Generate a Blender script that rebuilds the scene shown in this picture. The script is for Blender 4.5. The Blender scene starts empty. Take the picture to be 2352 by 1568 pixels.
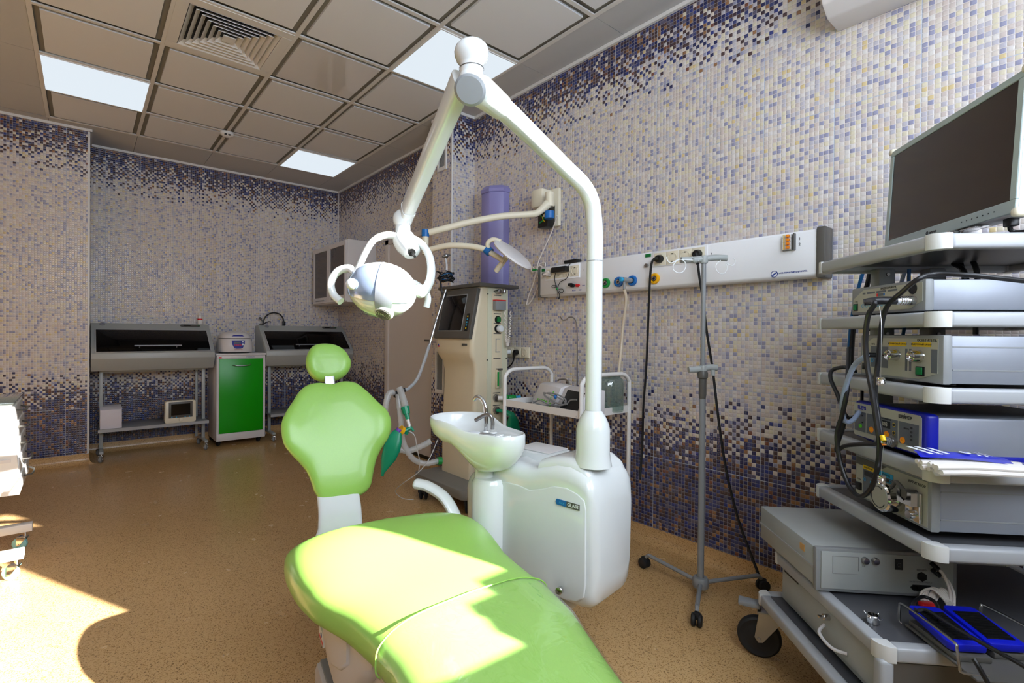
import bpy, bmesh, math, random
from mathutils import Matrix, Vector, noise
random.seed(7)
C = bpy.context.scene.collection
PI = math.pi
# ---------------------------------------------------------------- camera
F, YAW, PIT, ROL, H = 1142.59, 0.67245, -0.00566, 0.00795, 1.13772
PCX, PCY = 1104.0, 773.78          # principal point of the 2352x1568 frame
fw = Vector((math.sin(YAW)*math.cos(PIT), math.cos(YAW)*math.cos(PIT), math.sin(PIT)))
rt = Vector((math.cos(YAW), -math.sin(YAW), 0)); up = rt.cross(fw)
rt, up = math.cos(ROL)*rt+math.sin(ROL)*up, -math.sin(ROL)*rt+math.cos(ROL)*up
cd = bpy.data.cameras.new('camera'); cam = bpy.data.objects.new('camera', cd); C.objects.link(cam)
cd.sensor_width = 36; cd.sensor_fit = 'HORIZONTAL'; cd.lens = F*36/2352; cd.clip_start = .02
cd.shift_x = (1176-PCX)/2352; cd.shift_y = (PCY-784)/2352
cam.matrix_world = Matrix(((rt.x, up.x, -fw.x, 0), (rt.y, up.y, -fw.y, 0), (rt.z, up.z, -fw.z, H), (0, 0, 0, 1)))
bpy.context.scene.camera = cam
# measuring helpers: the real place of a photographed point once one of its coordinates is known
def ray(px, py): return fw+rt*((px-PCX)/F)-up*((py-PCY)/F)
def onX(px, py, x): q = ray(px, py); k = x/q.x; return Vector((x, q.y*k, q.z*k+H))
def onY(px, py, y): q = ray(px, py); k = y/q.y; return Vector((q.x*k, y, q.z*k+H))
def onZ(px, py, z): q = ray(px, py); k = (z-H)/q.z; return Vector((q.x*k, q.y*k, z))
def onD(px, py, d): q = ray(px, py)*d; return Vector((q.x, q.y, q.z+H))
# ---------------------------------------------------------------- light
sc = bpy.context.scene
sc.view_settings.view_transform = 'Standard'; sc.view_settings.look = 'None'
sc.view_settings.exposure = 0.18; sc.view_settings.gamma = 1.0; sc.view_settings.use_curve_mapping = False
wd = bpy.data.worlds.new('sky'); sc.world = wd; wd.use_nodes = True
bg = wd.node_tree.nodes['Background']; bg.inputs[0].default_value = (.78, .87, 1, 1); bg.inputs[1].default_value = 9.5
sd = bpy.data.lights.new('sun', 'SUN'); sun = bpy.data.objects.new('sun', sd); C.objects.link(sun)
sd.energy = 40; sd.angle = math.radians(.6); sd.color = (1, .97, .92)
SE = math.radians(25.5)
sdir = Vector((-.45, .89, 0)).normalized()*math.cos(SE)+Vector((0, 0, -math.sin(SE)))
sun.rotation_euler = sdir.to_track_quat('-Z', 'Y').to_euler(); sun.location = (2.5, -3, 4)
YW = -.62                             # window wall
pd = bpy.data.lights.new('window_portal', 'AREA'); po = bpy.data.objects.new('window_portal', pd); C.objects.link(po)
pd.shape = 'RECTANGLE'; pd.size = 2.8; pd.size_y = 1.85; pd.cycles.is_portal = True
po.location = (.78, YW-.08, 1.9); po.rotation_euler = (PI/2, 0, 0)
sc.cycles.max_bounces = 10; sc.cycles.diffuse_bounces = 5; sc.cycles.transparent_max_bounces = 16
sc.cycles.caustics_reflective = False; sc.cycles.caustics_refractive = False; sc.cycles.sample_clamp_indirect = 2.5; sc.cycles.blur_glossy = 1.5
# ---------------------------------------------------------------- materials
def hx(h): h = h.lstrip('#'); return tuple((lambda c: c/12.92 if c <= .04045 else ((c+.055)/1.055)**2.4)(int(h[i:i+2], 16)/255) for i in (0, 2, 4))+(1,)
class NT:
    def __init__(s, name):
        s.m = bpy.data.materials.new(name); s.m.use_nodes = True; s.t = s.m.node_tree; s.b = s.t.nodes['Principled BSDF']; s.out = s.t.nodes['Material Output']
    def n(s, ty, **kw):
        nd = s.t.nodes.new(ty)
        for k, v in kw.items():
            if k.startswith('i_'): nd.inputs[int(k[2:])].default_value = v
            else: setattr(nd, k, v)
        return nd
    def l(s, a, b): s.t.links.new(a, b)
    def math(s, op, a, b=None, c=None, clamp=False):
        nd = s.t.nodes.new('ShaderNodeMath'); nd.operation = op; nd.use_clamp = clamp
        for i, v in enumerate((a, b, c)):
            if v is None: continue
            if isinstance(v, (int, float)): nd.inputs[i].default_value = v
            else: s.l(v, nd.inputs[i])
        return nd.outputs[0]
    def mix(s, fac, a, b):
        nd = s.t.nodes.new('ShaderNodeMix'); nd.data_type = 'RGBA'
        for i, v in ((0, fac), (6, a), (7, b)):
            if isinstance(v, (int, float, tuple)): nd.inputs[i].default_value = v
            else: s.l(v, nd.inputs[i])
        return nd.outputs[2]
def mat(name, col, rough=.45, metal=0, spec=.5, var=.04, bump=0, scale=30, coat=0, trans=0, ior=1.45, alpha=1, emit=None, es=0, sss=0):
    t = NT(name); b = t.b; c = hx(col) if isinstance(col, str) else col
    b.inputs['Roughness'].default_value = rough; b.inputs['Metallic'].default_value = metal; b.inputs['IOR'].default_value = ior
    b.inputs['Specular IOR Level'].default_value = spec; b.inputs['Coat Weight'].default_value = coat; b.inputs['Coat Roughness'].default_value = .06
    b.inputs['Transmission Weight'].default_value = trans; b.inputs['Alpha'].default_value = alpha
    tc = t.n('ShaderNodeTexCoord'); nz = t.n('ShaderNodeTexNoise'); nz.inputs['Scale'].default_value = scale; nz.inputs['Detail'].default_value = 4
    t.l(tc.outputs['Object'], nz.inputs['Vector'])
    f = t.math('MULTIPLY_ADD', nz.outputs['Fac'], var*2, 1-var)
    v = t.n('ShaderNodeVectorMath', operation='SCALE'); v.inputs[0].default_value = c[:3]; t.l(f, v.inputs['Scale']); t.l(v.outputs[0], b.inputs['Base Color'])
    if bump:
        bp = t.n('ShaderNodeBump'); bp.inputs['Strength'].default_value = bump; bp.inputs['Distance'].default_value = .002
        t.l(nz.outputs['Fac'], bp.inputs['Height']); t.l(bp.outputs[0], b.inputs['Normal'])
    if emit: b.inputs['Emission Color'].default_value = hx(emit); b.inputs['Emission Strength'].default_value = es
    return t.m
CEIL, XW, YB, YL, XC, YC = 2.871, 2.441, 5.884, 5.463, 2.219, 3.163
def ramp(t, fac, stops, interp='CONSTANT'):
    r = t.n('ShaderNodeValToRGB'); r.color_ramp.interpolation = interp; e = r.color_ramp.elements
    while len(e) < len(stops): e.new(.5)
    for k, (p, c) in enumerate(stops): e[k].position = p; e[k].color = hx(c)
    t.l(fac, r.inputs[0]); return r.outputs[0]
def mosaic(name, axis, seed):
    """glazed mosaic sheets 0.275 x 0.403 m of 15 x 22 cushion-shaped chips; dark mix at the foot and below the ceiling"""
    t = NT(name); geo = t.n('ShaderNodeNewGeometry'); sp = t.n('ShaderNodeSeparateXYZ'); t.l(geo.outputs['Position'], sp.inputs[0])
    u = t.math('ADD', sp.outputs[axis], 10*.275-.162+(.011 if axis == 'X' else 0)); w = t.math('ADD', sp.outputs['Z'], -.474+4*.4035)
    cu = t.math('DIVIDE', u, .275/15); cw = t.math('DIVIDE', w, .4035/22)
    iu = t.math('FLOOR', cu); iw = t.math('FLOOR', cw); fu = t.math('FRACT', cu); fv = t.math('FRACT', cw)
    cb = t.n('ShaderNodeCombineXYZ'); t.l(iu, cb.inputs[0]); t.l(iw, cb.inputs[1]); cb.inputs[2].default_value = seed
    wn = t.n('ShaderNodeTexWhiteNoise', noise_dimensions='3D'); t.l(cb.outputs[0], wn.inputs[0])
    wn2 = t.n('ShaderNodeTexWhiteNoise', noise_dimensions='3D'); c2 = t.n('ShaderNodeVectorMath', operation='ADD'); t.l(cb.outputs[0], c2.inputs[0]); c2.inputs[1].default_value = (31.5, 7.5, 3.3); t.l(c2.outputs[0], wn2.inputs[0])
    light = ramp(t, wn.outputs['Value'], [(0, '#cec4bb'), (.2, '#c3b7b2'), (.36, '#d2cdca'), (.48, '#d0c8b2'), (.62, '#b3b0ba'), (.76, '#9091aa'), (.89, '#bcb8be'), (.97, '#cbb88c')])
    dark = ramp(t, wn.outputs['Value'], [(0, '#262a55'), (.22, '#3a416f'), (.38, '#4d3a3a'), (.58, '#3f3038'), (.70, '#59556a'), (.82, '#8f6a4a'), (.91, '#74493a'), (.95, '#2f3b7c')])
    # share of dark chips by height
    zc = t.math('DIVIDE', t.math('ADD', iw, .5), 22/.4035); z = t.math('ADD', zc, .474-4*.4035)
    lo = t.n('ShaderNodeMapRange'); t.l(z, lo.inputs[0]); lo.inputs[1].default_value = .44; lo.inputs[2].default_value = .86; lo.inputs[3].default_value = 1.02; lo.inputs[4].default_value = -.02
    hi = t.n('ShaderNodeMapRange'); t.l(z, hi.inputs[0]); hi.inputs[1].default_value = 2.42; hi.inputs[2].default_value = 2.84; hi.inputs[3].default_value = -.02; hi.inputs[4].default_value = .97
    par = t.math('MULTIPLY', t.math('MODULO', t.math('ADD', iu, t.math('ADD', iw, 200)), 2), .36)
    isd = t.math('LESS_THAN', t.math('MULTIPLY_ADD', wn2.outputs['Value'], .64, par), t.math('MAXIMUM', lo.outputs[0], hi.outputs[0]))
    col = t.mix(isd, light, dark)
    # cushion profile and grout
    du = t.math('ABSOLUTE', t.math('SUBTRACT', fu, .5)); dv = t.math('ABSOLUTE', t.math('SUBTRACT', fv, .5))
    edge = t.math('MAXIMUM', du, dv)
    gr = t.math('GREATER_THAN', edge, .445)
    # sheet joints
    ju = t.math('ABSOLUTE', t.math('SUBTRACT', t.math('FRACT', t.math('DIVIDE', u, .275)), .5)); jv = t.math('ABSOLUTE', t.math('SUBTRACT', t.math('FRACT', t.math('DIVIDE', w, .4035)), .5))
    joint = t.math('MAXIMUM', t.math('GREATER_THAN', ju, .4945), t.math('GREATER_THAN', jv, .4962))
    grc = t.mix(isd, hx('#d9d2ce'), hx('#8a8790'))
    col = t.mix(gr, col, grc); col = t.mix(joint, col, hx('#b4bccb'))
    t.l(col, t.b.inputs['Base Color'])
    d4 = t.math('POWER', t.math('ADD', t.math('POWER', du, 4), t.math('POWER', dv, 4)), .25)
    hgt = t.math('SUBTRACT', 1, t.math('POWER', t.math('MULTIPLY', d4, 2), 3), clamp=True)
    tilt = t.math('MULTIPLY', t.math('ADD', t.math('MULTIPLY', t.math('SUBTRACT', wn2.outputs['Value'], .5), fu), t.math('MULTIPLY', t.math('SUBTRACT', wn.outputs['Value'], .5), fv)), .25)
    bp = t.n('ShaderNodeBump'); bp.inputs['Strength'].default_value = .9; bp.inputs['Distance'].default_value = .0018; t.l(t.math('ADD', hgt, tilt), bp.inputs['Height']); t.l(bp.outputs[0], t.b.inputs['Normal'])
    t.l(t.math('MULTIPLY_ADD', gr, .4, .16), t.b.inputs['Roughness']); t.b.inputs['Specular IOR Level'].default_value = .5
    return t.m
def floor_mat(name='speckled_vinyl'):
    t = NT(name); tc = t.n('ShaderNodeNewGeometry')
    def nz(s, d=3):
        k = t.n('ShaderNodeTexNoise'); k.inputs['Scale'].default_value = s; k.inputs['Detail'].default_value = d; t.l(tc.outputs['Position'], k.inputs['Vector']); return k.outputs['Fac']
    base = ramp(t, nz(3), [(.3, '#c7a16e'), (.7, '#cba673')], 'LINEAR')
    def vor(sc_, seed):
        v = t.n('ShaderNodeTexVoronoi'); v.inputs['Scale'].default_value = sc_; m_ = t.n('ShaderNodeVectorMath', operation='ADD'); t.l(tc.outputs['Position'], m_.inputs[0]); m_.inputs[1].default_value = (seed, seed*1.7, .013); t.l(m_.outputs[0], v.inputs['Vector'])
        sx_ = t.n('ShaderNodeSeparateColor'); t.l(v.outputs['Color'], sx_.inputs[0]); return sx_.outputs[0], v.outputs['Distance']
    c1, d1 = vor(330, 3.1); c2, d2 = vor(150, 7.7)
    col = t.mix(ramp(t, c1, [(0, '#ffffff'), (.30, '#3a3a3a'), (.45, '#000000')], 'LINEAR'), base, hx('#94703f'))
    col = t.mix(ramp(t, c1, [(.8, '#000000'), (.95, '#707070')], 'LINEAR'), col, hx('#e0c08c'))
    col = t.mix(t.math('MULTIPLY', t.math('MULTIPLY', t.math('LESS_THAN', c2, .13), t.math('LESS_THAN', d2, .42)), .6), col, hx('#5e4328'))
    t.l(col, t.b.inputs['Base Color']); t.l(t.math('MULTIPLY_ADD', nz(9, 4), .05, .24), t.b.inputs['Roughness'])
    bp = t.n('ShaderNodeBump'); bp.inputs['Strength'].default_value = .05; bp.inputs['Distance'].default_value = .001; t.l(c1, bp.inputs['Height']); t.l(bp.outputs[0], t.b.inputs['Normal'])
    return t.m
def film(name, tint='#ffffff', gloss=.25, rough=.05, body=.06, bump=0, scale=18):
    """thin clear plastic: mostly see-through, with gloss and a little milkiness"""
    t = NT(name); tr = t.n('ShaderNodeBsdfTransparent'); tr.inputs[0].default_value = hx(tint)
    gl = t.n('ShaderNodeBsdfGlossy'); gl.inputs['Roughness'].default_value = rough
    df = t.n('ShaderNodeBsdfTranslucent'); df.inputs[0].default_value = hx(tint); dd = t.n('ShaderNodeBsdfDiffuse'); dd.inputs[0].default_value = hx(tint)
    fr = t.n('ShaderNodeFresnel'); fr.inputs[0].default_value = 1.45
    m0 = t.n('ShaderNodeMixShader'); t.l(df.outputs[0], m0.inputs[1]); t.l(dd.outputs[0], m0.inputs[2]); m0.inputs[0].default_value = .5
    m1 = t.n('ShaderNodeMixShader'); m1.inputs[0].default_value = body; t.l(tr.outputs[0], m1.inputs[1]); t.l(m0.outputs[0], m1.inputs[2])
    m2 = t.n('ShaderNodeMixShader'); ge = t.n('ShaderNodeNewGeometry'); t.l(t.math('MULTIPLY', t.math('SUBTRACT', 1, ge.outputs['Backfacing']), t.math('MULTIPLY_ADD', fr.outputs[0], .9, gloss*.1, clamp=True)), m2.inputs[0]); t.l(m1.outputs[0], m2.inputs[1]); t.l(gl.outputs[0], m2.inputs[2])
    if bump:
        tc = t.n('ShaderNodeTexCoord'); nz = t.n('ShaderNodeTexNoise'); nz.inputs['Scale'].default_value = scale; nz.inputs['Distortion'].default_value = 1.2; t.l(tc.outputs['Object'], nz.inputs['Vector'])
        bp = t.n('ShaderNodeBump'); bp.inputs['Strength'].default_value = bump; bp.inputs['Distance'].default_value = .01; t.l(nz.outputs['Fac'], bp.inputs['Height'])
        t.l(bp.outputs[0], gl.inputs['Normal']); t.l(bp.outputs[0], fr.inputs['Normal'])
    t.l(m2.outputs[0], t.out.inputs[0]); return t.m
M = {}
M['white'] = mat('white_gloss_plastic', '#dfe3e2', .16, var=.01, coat=.4)
M['white2'] = mat('white_enamel', '#e6e4e0', .28, var=.015)
M['lilacwhite'] = mat('white_satin_plastic', '#d9d6d6', .35, var=.02)
M['cream'] = mat('cream_plastic', '#e3dcc6', .32, var=.02)
M['beige'] = mat('beige_housing', '#d9cdb0', .38, var=.02)
M['beige2'] = mat('beige_side_housing', '#cfcfb6', .38, var=.02)
M['green'] = mat('green_vinyl', '#96c85c', .3, var=.05, bump=.04, scale=240, coat=.15)
M['greendoor'] = mat('green_laminate', '#029a02', .3, var=.01)
M['black'] = mat('black_plastic', '#121212', .35, var=.1)
M['rubber'] = mat('black_rubber', '#1b1b1c', .6, var=.1)
M['dgrey'] = mat('dark_grey_plastic', '#55534f', .4, var=.05)
M['basegrey'] = mat('warm_grey_plastic', '#77756f', .4, var=.04)
M['stick'] = mat('pale_orange_sticker', '#c49a62', .5, var=.1)
M['mgrey'] = mat('mid_grey_plastic', '#85888a', .4, var=.05)
M['lgrey'] = mat('light_grey_enamel', '#a2a7a6', .35, var=.03)
M['shelfgrey'] = mat('grey_shelf_laminate', '#4d4e52', .34, var=.04)
M['bumper'] = mat('shelf_edge_profile', '#a4a7ab', .3, var=.02)
M['chrome'] = mat('chrome', '#d5d5d5', .1, metal=1, var=.02)
M['steel'] = mat('brushed_steel', '#a9a9a9', .28, metal=1, var=.06)
M['alu'] = mat('anodised_aluminium', '#8e939d', .42, metal=.35, var=.04)
M['panel'] = mat('grey_control_panel', '#a9a89c', .4, var=.02)
M['darkpanel'] = mat('slate_panel_print', '#5b6068', .42, var=.02)
M['screen'] = mat('switched_off_screen', '#0a0908', .06, var=.1)
M['monscreen'] = mat('dark_brown_screen', '#2a1d12', .12, var=.08)  # dark brown base colour with slight random variation
M['smoked'] = mat('smoked_glass', '#070606', .05, var=.05, spec=.25)
M['doorglass'] = mat('brown_cabinet_glass', '#4a403b', .15, var=.05)
M['blue'] = mat('blue_plastic', '#1668b4', .35, var=.03)
M['navy'] = mat('deep_blue_plastic', '#0a1690', .35, var=.04)
M['keyblue'] = mat('bright_blue_plastic', '#0a18b4', .35, var=.03)
M['greenp'] = mat('green_plastic', '#0c8a3c', .4, var=.03)
M['teal'] = mat('teal_rubber', '#079068', .35, var=.06)
M['tealc'] = mat('teal_caster_tyre', '#8cc4c4', .35, var=.03)
M['yellow'] = mat('yellow_plastic', '#f2b20c', .4, var=.03)
M['ylabel'] = mat('yellow_label', '#e2bd08', .45, var=.02)
M['cyan'] = mat('cyan_print', '#2b9ccc', .45, var=.02)
M['orange'] = mat('orange_lever', '#f08a12', .4, var=.03)
M['red'] = mat('red_plastic', '#c81c22', .4, var=.03)
M['purple'] = mat('lilac_lacquered_metal', '#8582b8', .35, var=.02)
M['violet'] = mat('violet_plastic', '#6a3fb0', .4, var=.03)
M['ledgreen'] = mat('green_switch', '#066a34', .3, var=.03)
M['pgreen'] = mat('lime_button', '#5fce1e', .4, var=.03)
M['ink'] = mat('dark_ink', '#26262a', .6, var=.02)
M['blueink'] = mat('blue_ink', '#1c3c8e', .5, var=.02)
M['whiteink'] = mat('white_ink', '#e8ecee', .5, var=.02)
M['paper'] = mat('white_cardboard', '#dcd8df', .7, var=.03)
M['cable'] = mat('black_cable', '#17171a', .38, var=.1)
M['cablegrey'] = mat('grey_blue_cable', '#8d9bb4', .4, var=.04)
M['cablewhite'] = mat('white_cable', '#dfd9d2', .45, var=.04)
M['cableblue'] = mat('blue_cable', '#175a93', .4, var=.04)
M['hose'] = mat('beige_hose', '#c9bca6', .35, var=.03)
M['tile'] = mat('ceiling_tile', '#dadbde', .75, var=.02, bump=.15, scale=220)
M['tileedge'] = mat('ceiling_border_tile', '#b2b3b6', .75, var=.02)
M['tileshiny'] = mat('glossy_ceiling_tile', '#d0cdca', .02, var=.01, spec=.9, coat=.5)
M['tbar'] = mat('painted_grid_bar', '#d2d0cd', .5, var=.02)
M['reveal'] = mat('grey_tile_reveal', '#76746e', .7, var=.03)
M['trim'] = mat('white_metal_trim', '#dddcda', .35, var=.02)
M['plaster'] = mat('white_plaster', '#e4e0da', .8, var=.02)
M['door'] = mat('white_door_laminate', '#d6cfca', .4, var=.015)
M['led'] = mat('lit_led_panel', '#202020', .5, emit='#e6f1fa', es=.84)
M['floor'] = floor_mat()
M['wallX'] = mosaic('mosaic_long_walls', 'Y', 1.0); M['wallY'] = mosaic('mosaic_cross_walls', 'X', 5.0)
M['clear'] = film('clear_plastic_cover', bump=.5, gloss=.4, rough=.04, body=.04, scale=11)
M['tubeclear'] = film('clear_corrugated_tube', '#f2f4f4', gloss=.2, rough=.25, body=.62)
M['bag'] = film('clear_bag_film', gloss=.1, rough=.2, body=.08, bump=.2, scale=20)
M['jar'] = film('clear_jar_glass', '#e2ece8', gloss=1.0, rough=.03, body=.12)
M['curtain'] = film('sheer_white_curtain', '#f4f2ee', gloss=0, rough=.6, body=.93)
M['visor'] = film('clear_lamp_shield', '#f4faf0', gloss=.8, rough=.03, body=.05)
# ---------------------------------------------------------------- mesh builder
def ident(): return Matrix.Identity(4)
def axes(o, x, y, z): return Matrix(((x[0], y[0], z[0], o[0]), (x[1], y[1], z[1], o[1]), (x[2], y[2], z[2], o[2]), (0, 0, 0, 1)))
def align(p0, p1):
    d = (Vector(p1)-Vector(p0)); q = d.to_track_quat('Z', 'Y').to_matrix().to_4x4(); q.translation = Vector(p0); return q, d.length
def spline(pts, n=8, closed=False):
    P = [Vector(p) for p in pts]; L = len(P); out = []
    if L < 3: return P
    for i in range(L if closed else L-1):
        g = (lambda k: P[k % L]) if closed else (lambda k: P[max(0, min(L-1, k))])
        a, b, c, d = g(i-1), g(i), g(i+1), g(i+2)
        for j in range(n):
            t = j/n; out.append(.5*((2*b)+(-a+c)*t+(2*a-5*b+4*c-d)*t*t+(-a+3*b-3*c+d)*t**3))
    if not closed: out.append(P[-1])
    return out
class MB:
    def __init__(s): s.b = bmesh.new()
    def merge(s, t, m=0, X=None):
        if X is not None: bmesh.ops.transform(t, matrix=X, verts=t.verts)
        for f in t.faces: f.material_index = m
        me = bpy.data.meshes.new('t'); t.to_mesh(me); t.free(); s.b.from_mesh(me); bpy.data.meshes.remove(me); return s
    def box(s, a, b, bev=0, m=0, X=None, seg=2):
        t = bmesh.new(); bmesh.ops.create_cube(t, size=1)
        a, b = Vector(a), Vector(b); c = (a+b)/2; d = b-a
        for v in t.verts: v.co = Vector((v.co.x*d.x+c.x, v.co.y*d.y+c.y, v.co.z*d.z+c.z))
        if bev: bmesh.ops.bevel(t, geom=t.edges[:], offset=min(bev, .49*min(abs(x) for x in d)), segments=seg, profile=.5, affect='EDGES')
        bmesh.ops.recalc_face_normals(t, faces=t.faces[:])
        return s.merge(t, m, X)
    def cyl(s, p0, p1, r, r2=None, seg=20, m=0, bev=0):
        X, L = align(p0, p1); t = bmesh.new()
        bmesh.ops.create_cone(t, cap_ends=True, segments=seg, radius1=r, radius2=r if r2 is None else r2, depth=L)
        bmesh.ops.translate(t, vec=(0, 0, L/2), verts=t.verts)
        if bev: bmesh.ops.bevel(t, geom=[e for e in t.edges if abs(e.verts[0].co.z-e.verts[1].co.z) < 1e-6], offset=bev, segments=2, profile=.5, affect='EDGES')
        return s.merge(t, m, X)
    def sph(s, c, r, m=0, seg=16, X=None):
        t = bmesh.new(); bmesh.ops.create_uvsphere(t, u_segments=seg, v_segments=max(6, seg*2//3), radius=1)
        if isinstance(r, (int, float)): r = (r, r, r)
        for v in t.verts: v.co = Vector((v.co.x*r[0], v.co.y*r[1], v.co.z*r[2]))
        T = Matrix.Translation(c); return s.merge(t, m, T @ X if X is not None else T)
    def tube(s, pts, r, seg=10, m=0, closed=False, cap=True, flat=None):
        P = [Vector(p) for p in pts]; n = len(P); R = r if isinstance(r, (list, tuple)) else [r]*n
        t = bmesh.new(); rings = []; up0 = None
        for i in range(n):
            d = (P[(i+1) % n]-P[i-1]) if closed else (P[min(n-1, i+1)]-P[max(0, i-1)])
            if d.length < 1e-9: d = Vector((0, 0, 1))
            d.normalize()
            if up0 is None: up0 = Vector((0, 0, 1)) if abs(d.z) < .9 else Vector((1, 0, 0))
            x = up0.cross(d); x = x.normalized() if x.length > 1e-6 else d.orthogonal().normalized(); y = d.cross(x).normalized(); up0 = y
            fl = flat or 1
            rings.append([t.verts.new(P[i]+x*(R[i]*math.cos(2*PI*k/seg))+y*(R[i]*fl*math.sin(2*PI*k/seg))) for k in range(seg)])
        for i in range(n if closed else n-1):
            A, B = rings[i], rings[(i+1) % n]
            for k in range(seg): t.faces.new((A[k], A[(k+1) % seg], B[(k+1) % seg], B[k]))
        if not closed and cap: t.faces.new(rings[0][::-1]); t.faces.new(rings[-1])
        bmesh.ops.recalc_face_normals(t, faces=t.faces[:]); return s.merge(t, m)
    def lathe(s, prof, X=None, seg=28, m=0, sx=1, sy=1):
        t = bmesh.new(); rings = []
        for r, z in prof:
            rings.append([t.verts.new((0, 0, z))] if r < 1e-6 else [t.verts.new((r*sx*math.cos(2*PI*k/seg), r*sy*math.sin(2*PI*k/seg), z)) for k in range(seg)])
        for A, B in zip(rings, rings[1:]):
            for k in range(seg):
                k2 = (k+1) % seg
                if len(A) == 1 and len(B) == 1: break
                if len(A) == 1: t.faces.new((A[0], B[k], B[k2]))
                elif len(B) == 1: t.faces.new((A[k], B[0], A[k2]))
                else: t.faces.new((A[k], B[k], B[k2], A[k2]))
        bmesh.ops.recalc_face_normals(t, faces=t.faces[:]); return s.merge(t, m, X)
    def prism(s, poly, h0, h1, X=None, m=0, bev=0, seg=2):
        """polygon in local xy extruded along local z"""
        t = bmesh.new(); A = [t.verts.new((p[0], p[1], h0)) for p in poly]; B = [t.verts.new((p[0], p[1], h1)) for p in poly]
        t.faces.new(A[::-1]); t.faces.new(B); n = len(poly); vert = []
        for k in range(n): t.faces.new((A[k], A[(k+1) % n], B[(k+1) % n], B[k]))
        bmesh.ops.recalc_face_normals(t, faces=t.faces[:])
        if bev: bmesh.ops.bevel(t, geom=[e for e in t.edges if len(e.link_faces) == 2 and e.calc_face_angle(0) > .5], offset=bev, segments=seg, profile=.5, affect='EDGES', clamp_overlap=True)
        return s.merge(t, m, X)
    def loft(s, rings, m=0, cap=True, closed=False):
        t = bmesh.new(); R = [[t.verts.new(p) for p in r] for r in rings]; n = len(R[0])
        for A, B in (list(zip(R, R[1:]))+([(R[-1], R[0])] if closed else [])):
            for k in range(n): t.faces.new((A[k], A[(k+1) % n], B[(k+1) % n], B[k]))
        if cap and not closed: t.faces.new(R[0][::-1]); t.faces.new(R[-1])
        bmesh.ops.recalc_face_normals(t, faces=t.faces[:]); return s.merge(t, m)
    def sheet(s, rows, m=0):
        t = bmesh.new(); R = [[t.verts.new(p) for p in r] for r in rows]
        for A, B in zip(R, R[1:]):
            for k in range(len(A)-1): t.faces.new((A[k], A[k+1], B[k+1], B[k]))
        return s.merge(t, m)
    def text(s, body, X, size, m=0, depth=.0004, align_x='CENTER', bold=0):
        cu = bpy.data.curves.new('t', 'FONT'); cu.body = body; cu.size = size; cu.extrude = depth; cu.align_x = align_x; cu.align_y = 'CENTER'; cu.offset = bold; cu.resolution_u = 3
        o = bpy.data.objects.new('t', cu); C.objects.link(o); bpy.context.view_layer.update()
        me = bpy.data.meshes.new_from_object(o.evaluated_get(bpy.context.evaluated_depsgraph_get())); me.transform(X)
        t = bmesh.new(); t.from_mesh(me); bpy.data.objects.remove(o); bpy.data.curves.remove(cu); bpy.data.meshes.remove(me)
        for v in t.verts: pass
        return s.merge(t, m)
    def build(s, name, mats, parent=None, ang=35, sub=0, X=None):
        if X is not None: bmesh.ops.transform(s.b, matrix=X, verts=s.b.verts)
        me = bpy.data.meshes.new(name); s.b.to_mesh(me); s.b.free()
        for k in (mats if isinstance(mats, (list, tuple)) else [mats]): me.materials.append(M[k])
        for p in me.polygons: p.use_smooth = True
        me.set_sharp_from_angle(angle=math.radians(ang))
        o = bpy.data.objects.new(name, me); C.objects.link(o)
        if parent: o.parent = parent
        if sub: md = o.modifiers.new('subdivision', 'SUBSURF'); md.levels = sub; md.render_levels = sub
        return o
def parts(mb, name, mats, parent=None, ang=35, X=None):
    """one object per loose piece of the builder's mesh"""
    if X is not None: bmesh.ops.transform(mb.b, matrix=X, verts=mb.b.verts)
    left = set(mb.b.verts); mb.b.verts.index_update(); out = []
    while left:
        v0 = next(iter(left)); isl = {v0}; st_ = [v0]
        while st_:
            v = st_.pop()
            for e in v.link_edges:
                w_ = e.other_vert(v)
                if w_ not in isl: isl.add(w_); st_.append(w_)
        left -= isl; out.append(isl)
    out.sort(key=lambda q: min(v.index for v in q))
    for isl in out:
        n = MB(); mp = {v: n.b.verts.new(v.co) for v in isl}
        for f in {f for v in isl for f in v.link_faces}: g = n.b.faces.new([mp[v] for v in f.verts]); g.material_index = f.material_index
        n.build(name, mats, parent, ang)
    mb.b.free()
def tag(o, label=None, cat=None, group=None, kind=None):
    for k, v in (('label', label), ('category', cat), ('group', group), ('kind', kind)):
        if v: o[k] = v
    return o
def thing(name, label, cat, loc=(0, 0, 0), rz=0, group=None):
    o = bpy.data.objects.new(name, None); C.objects.link(o); o.location = loc; o.rotation_euler = (0, 0, rz); o.empty_display_size = .1
    return tag(o, label, cat, group)
def dup(root, loc=None, rz=None, label=None, cat=None, group=None):
    def cp(o, par):
        c = o.copy(); C.objects.link(c); c.parent = par
        for ch in o.children: cp(ch, c)
        return c
    r = cp(root, root.parent)
    if loc is not None: r.location = loc
    if rz is not None: r.rotation_euler[2] = rz
    if label: r['label'] = label
    if cat: r['category'] = cat
    if group: r['group'] = group
    return r
def toloc(root):
    """world point -> root's frame (roots are only moved and turned about z)"""
    R = Matrix.Rotation(-root.rotation_euler[2], 4, 'Z') @ Matrix.Translation(-Vector(root.location))
    return lambda p: R @ Vector(p)
def st(name, mb, mats, ang=35): return tag(mb.build(name, mats, ang=ang), kind='structure')
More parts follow.
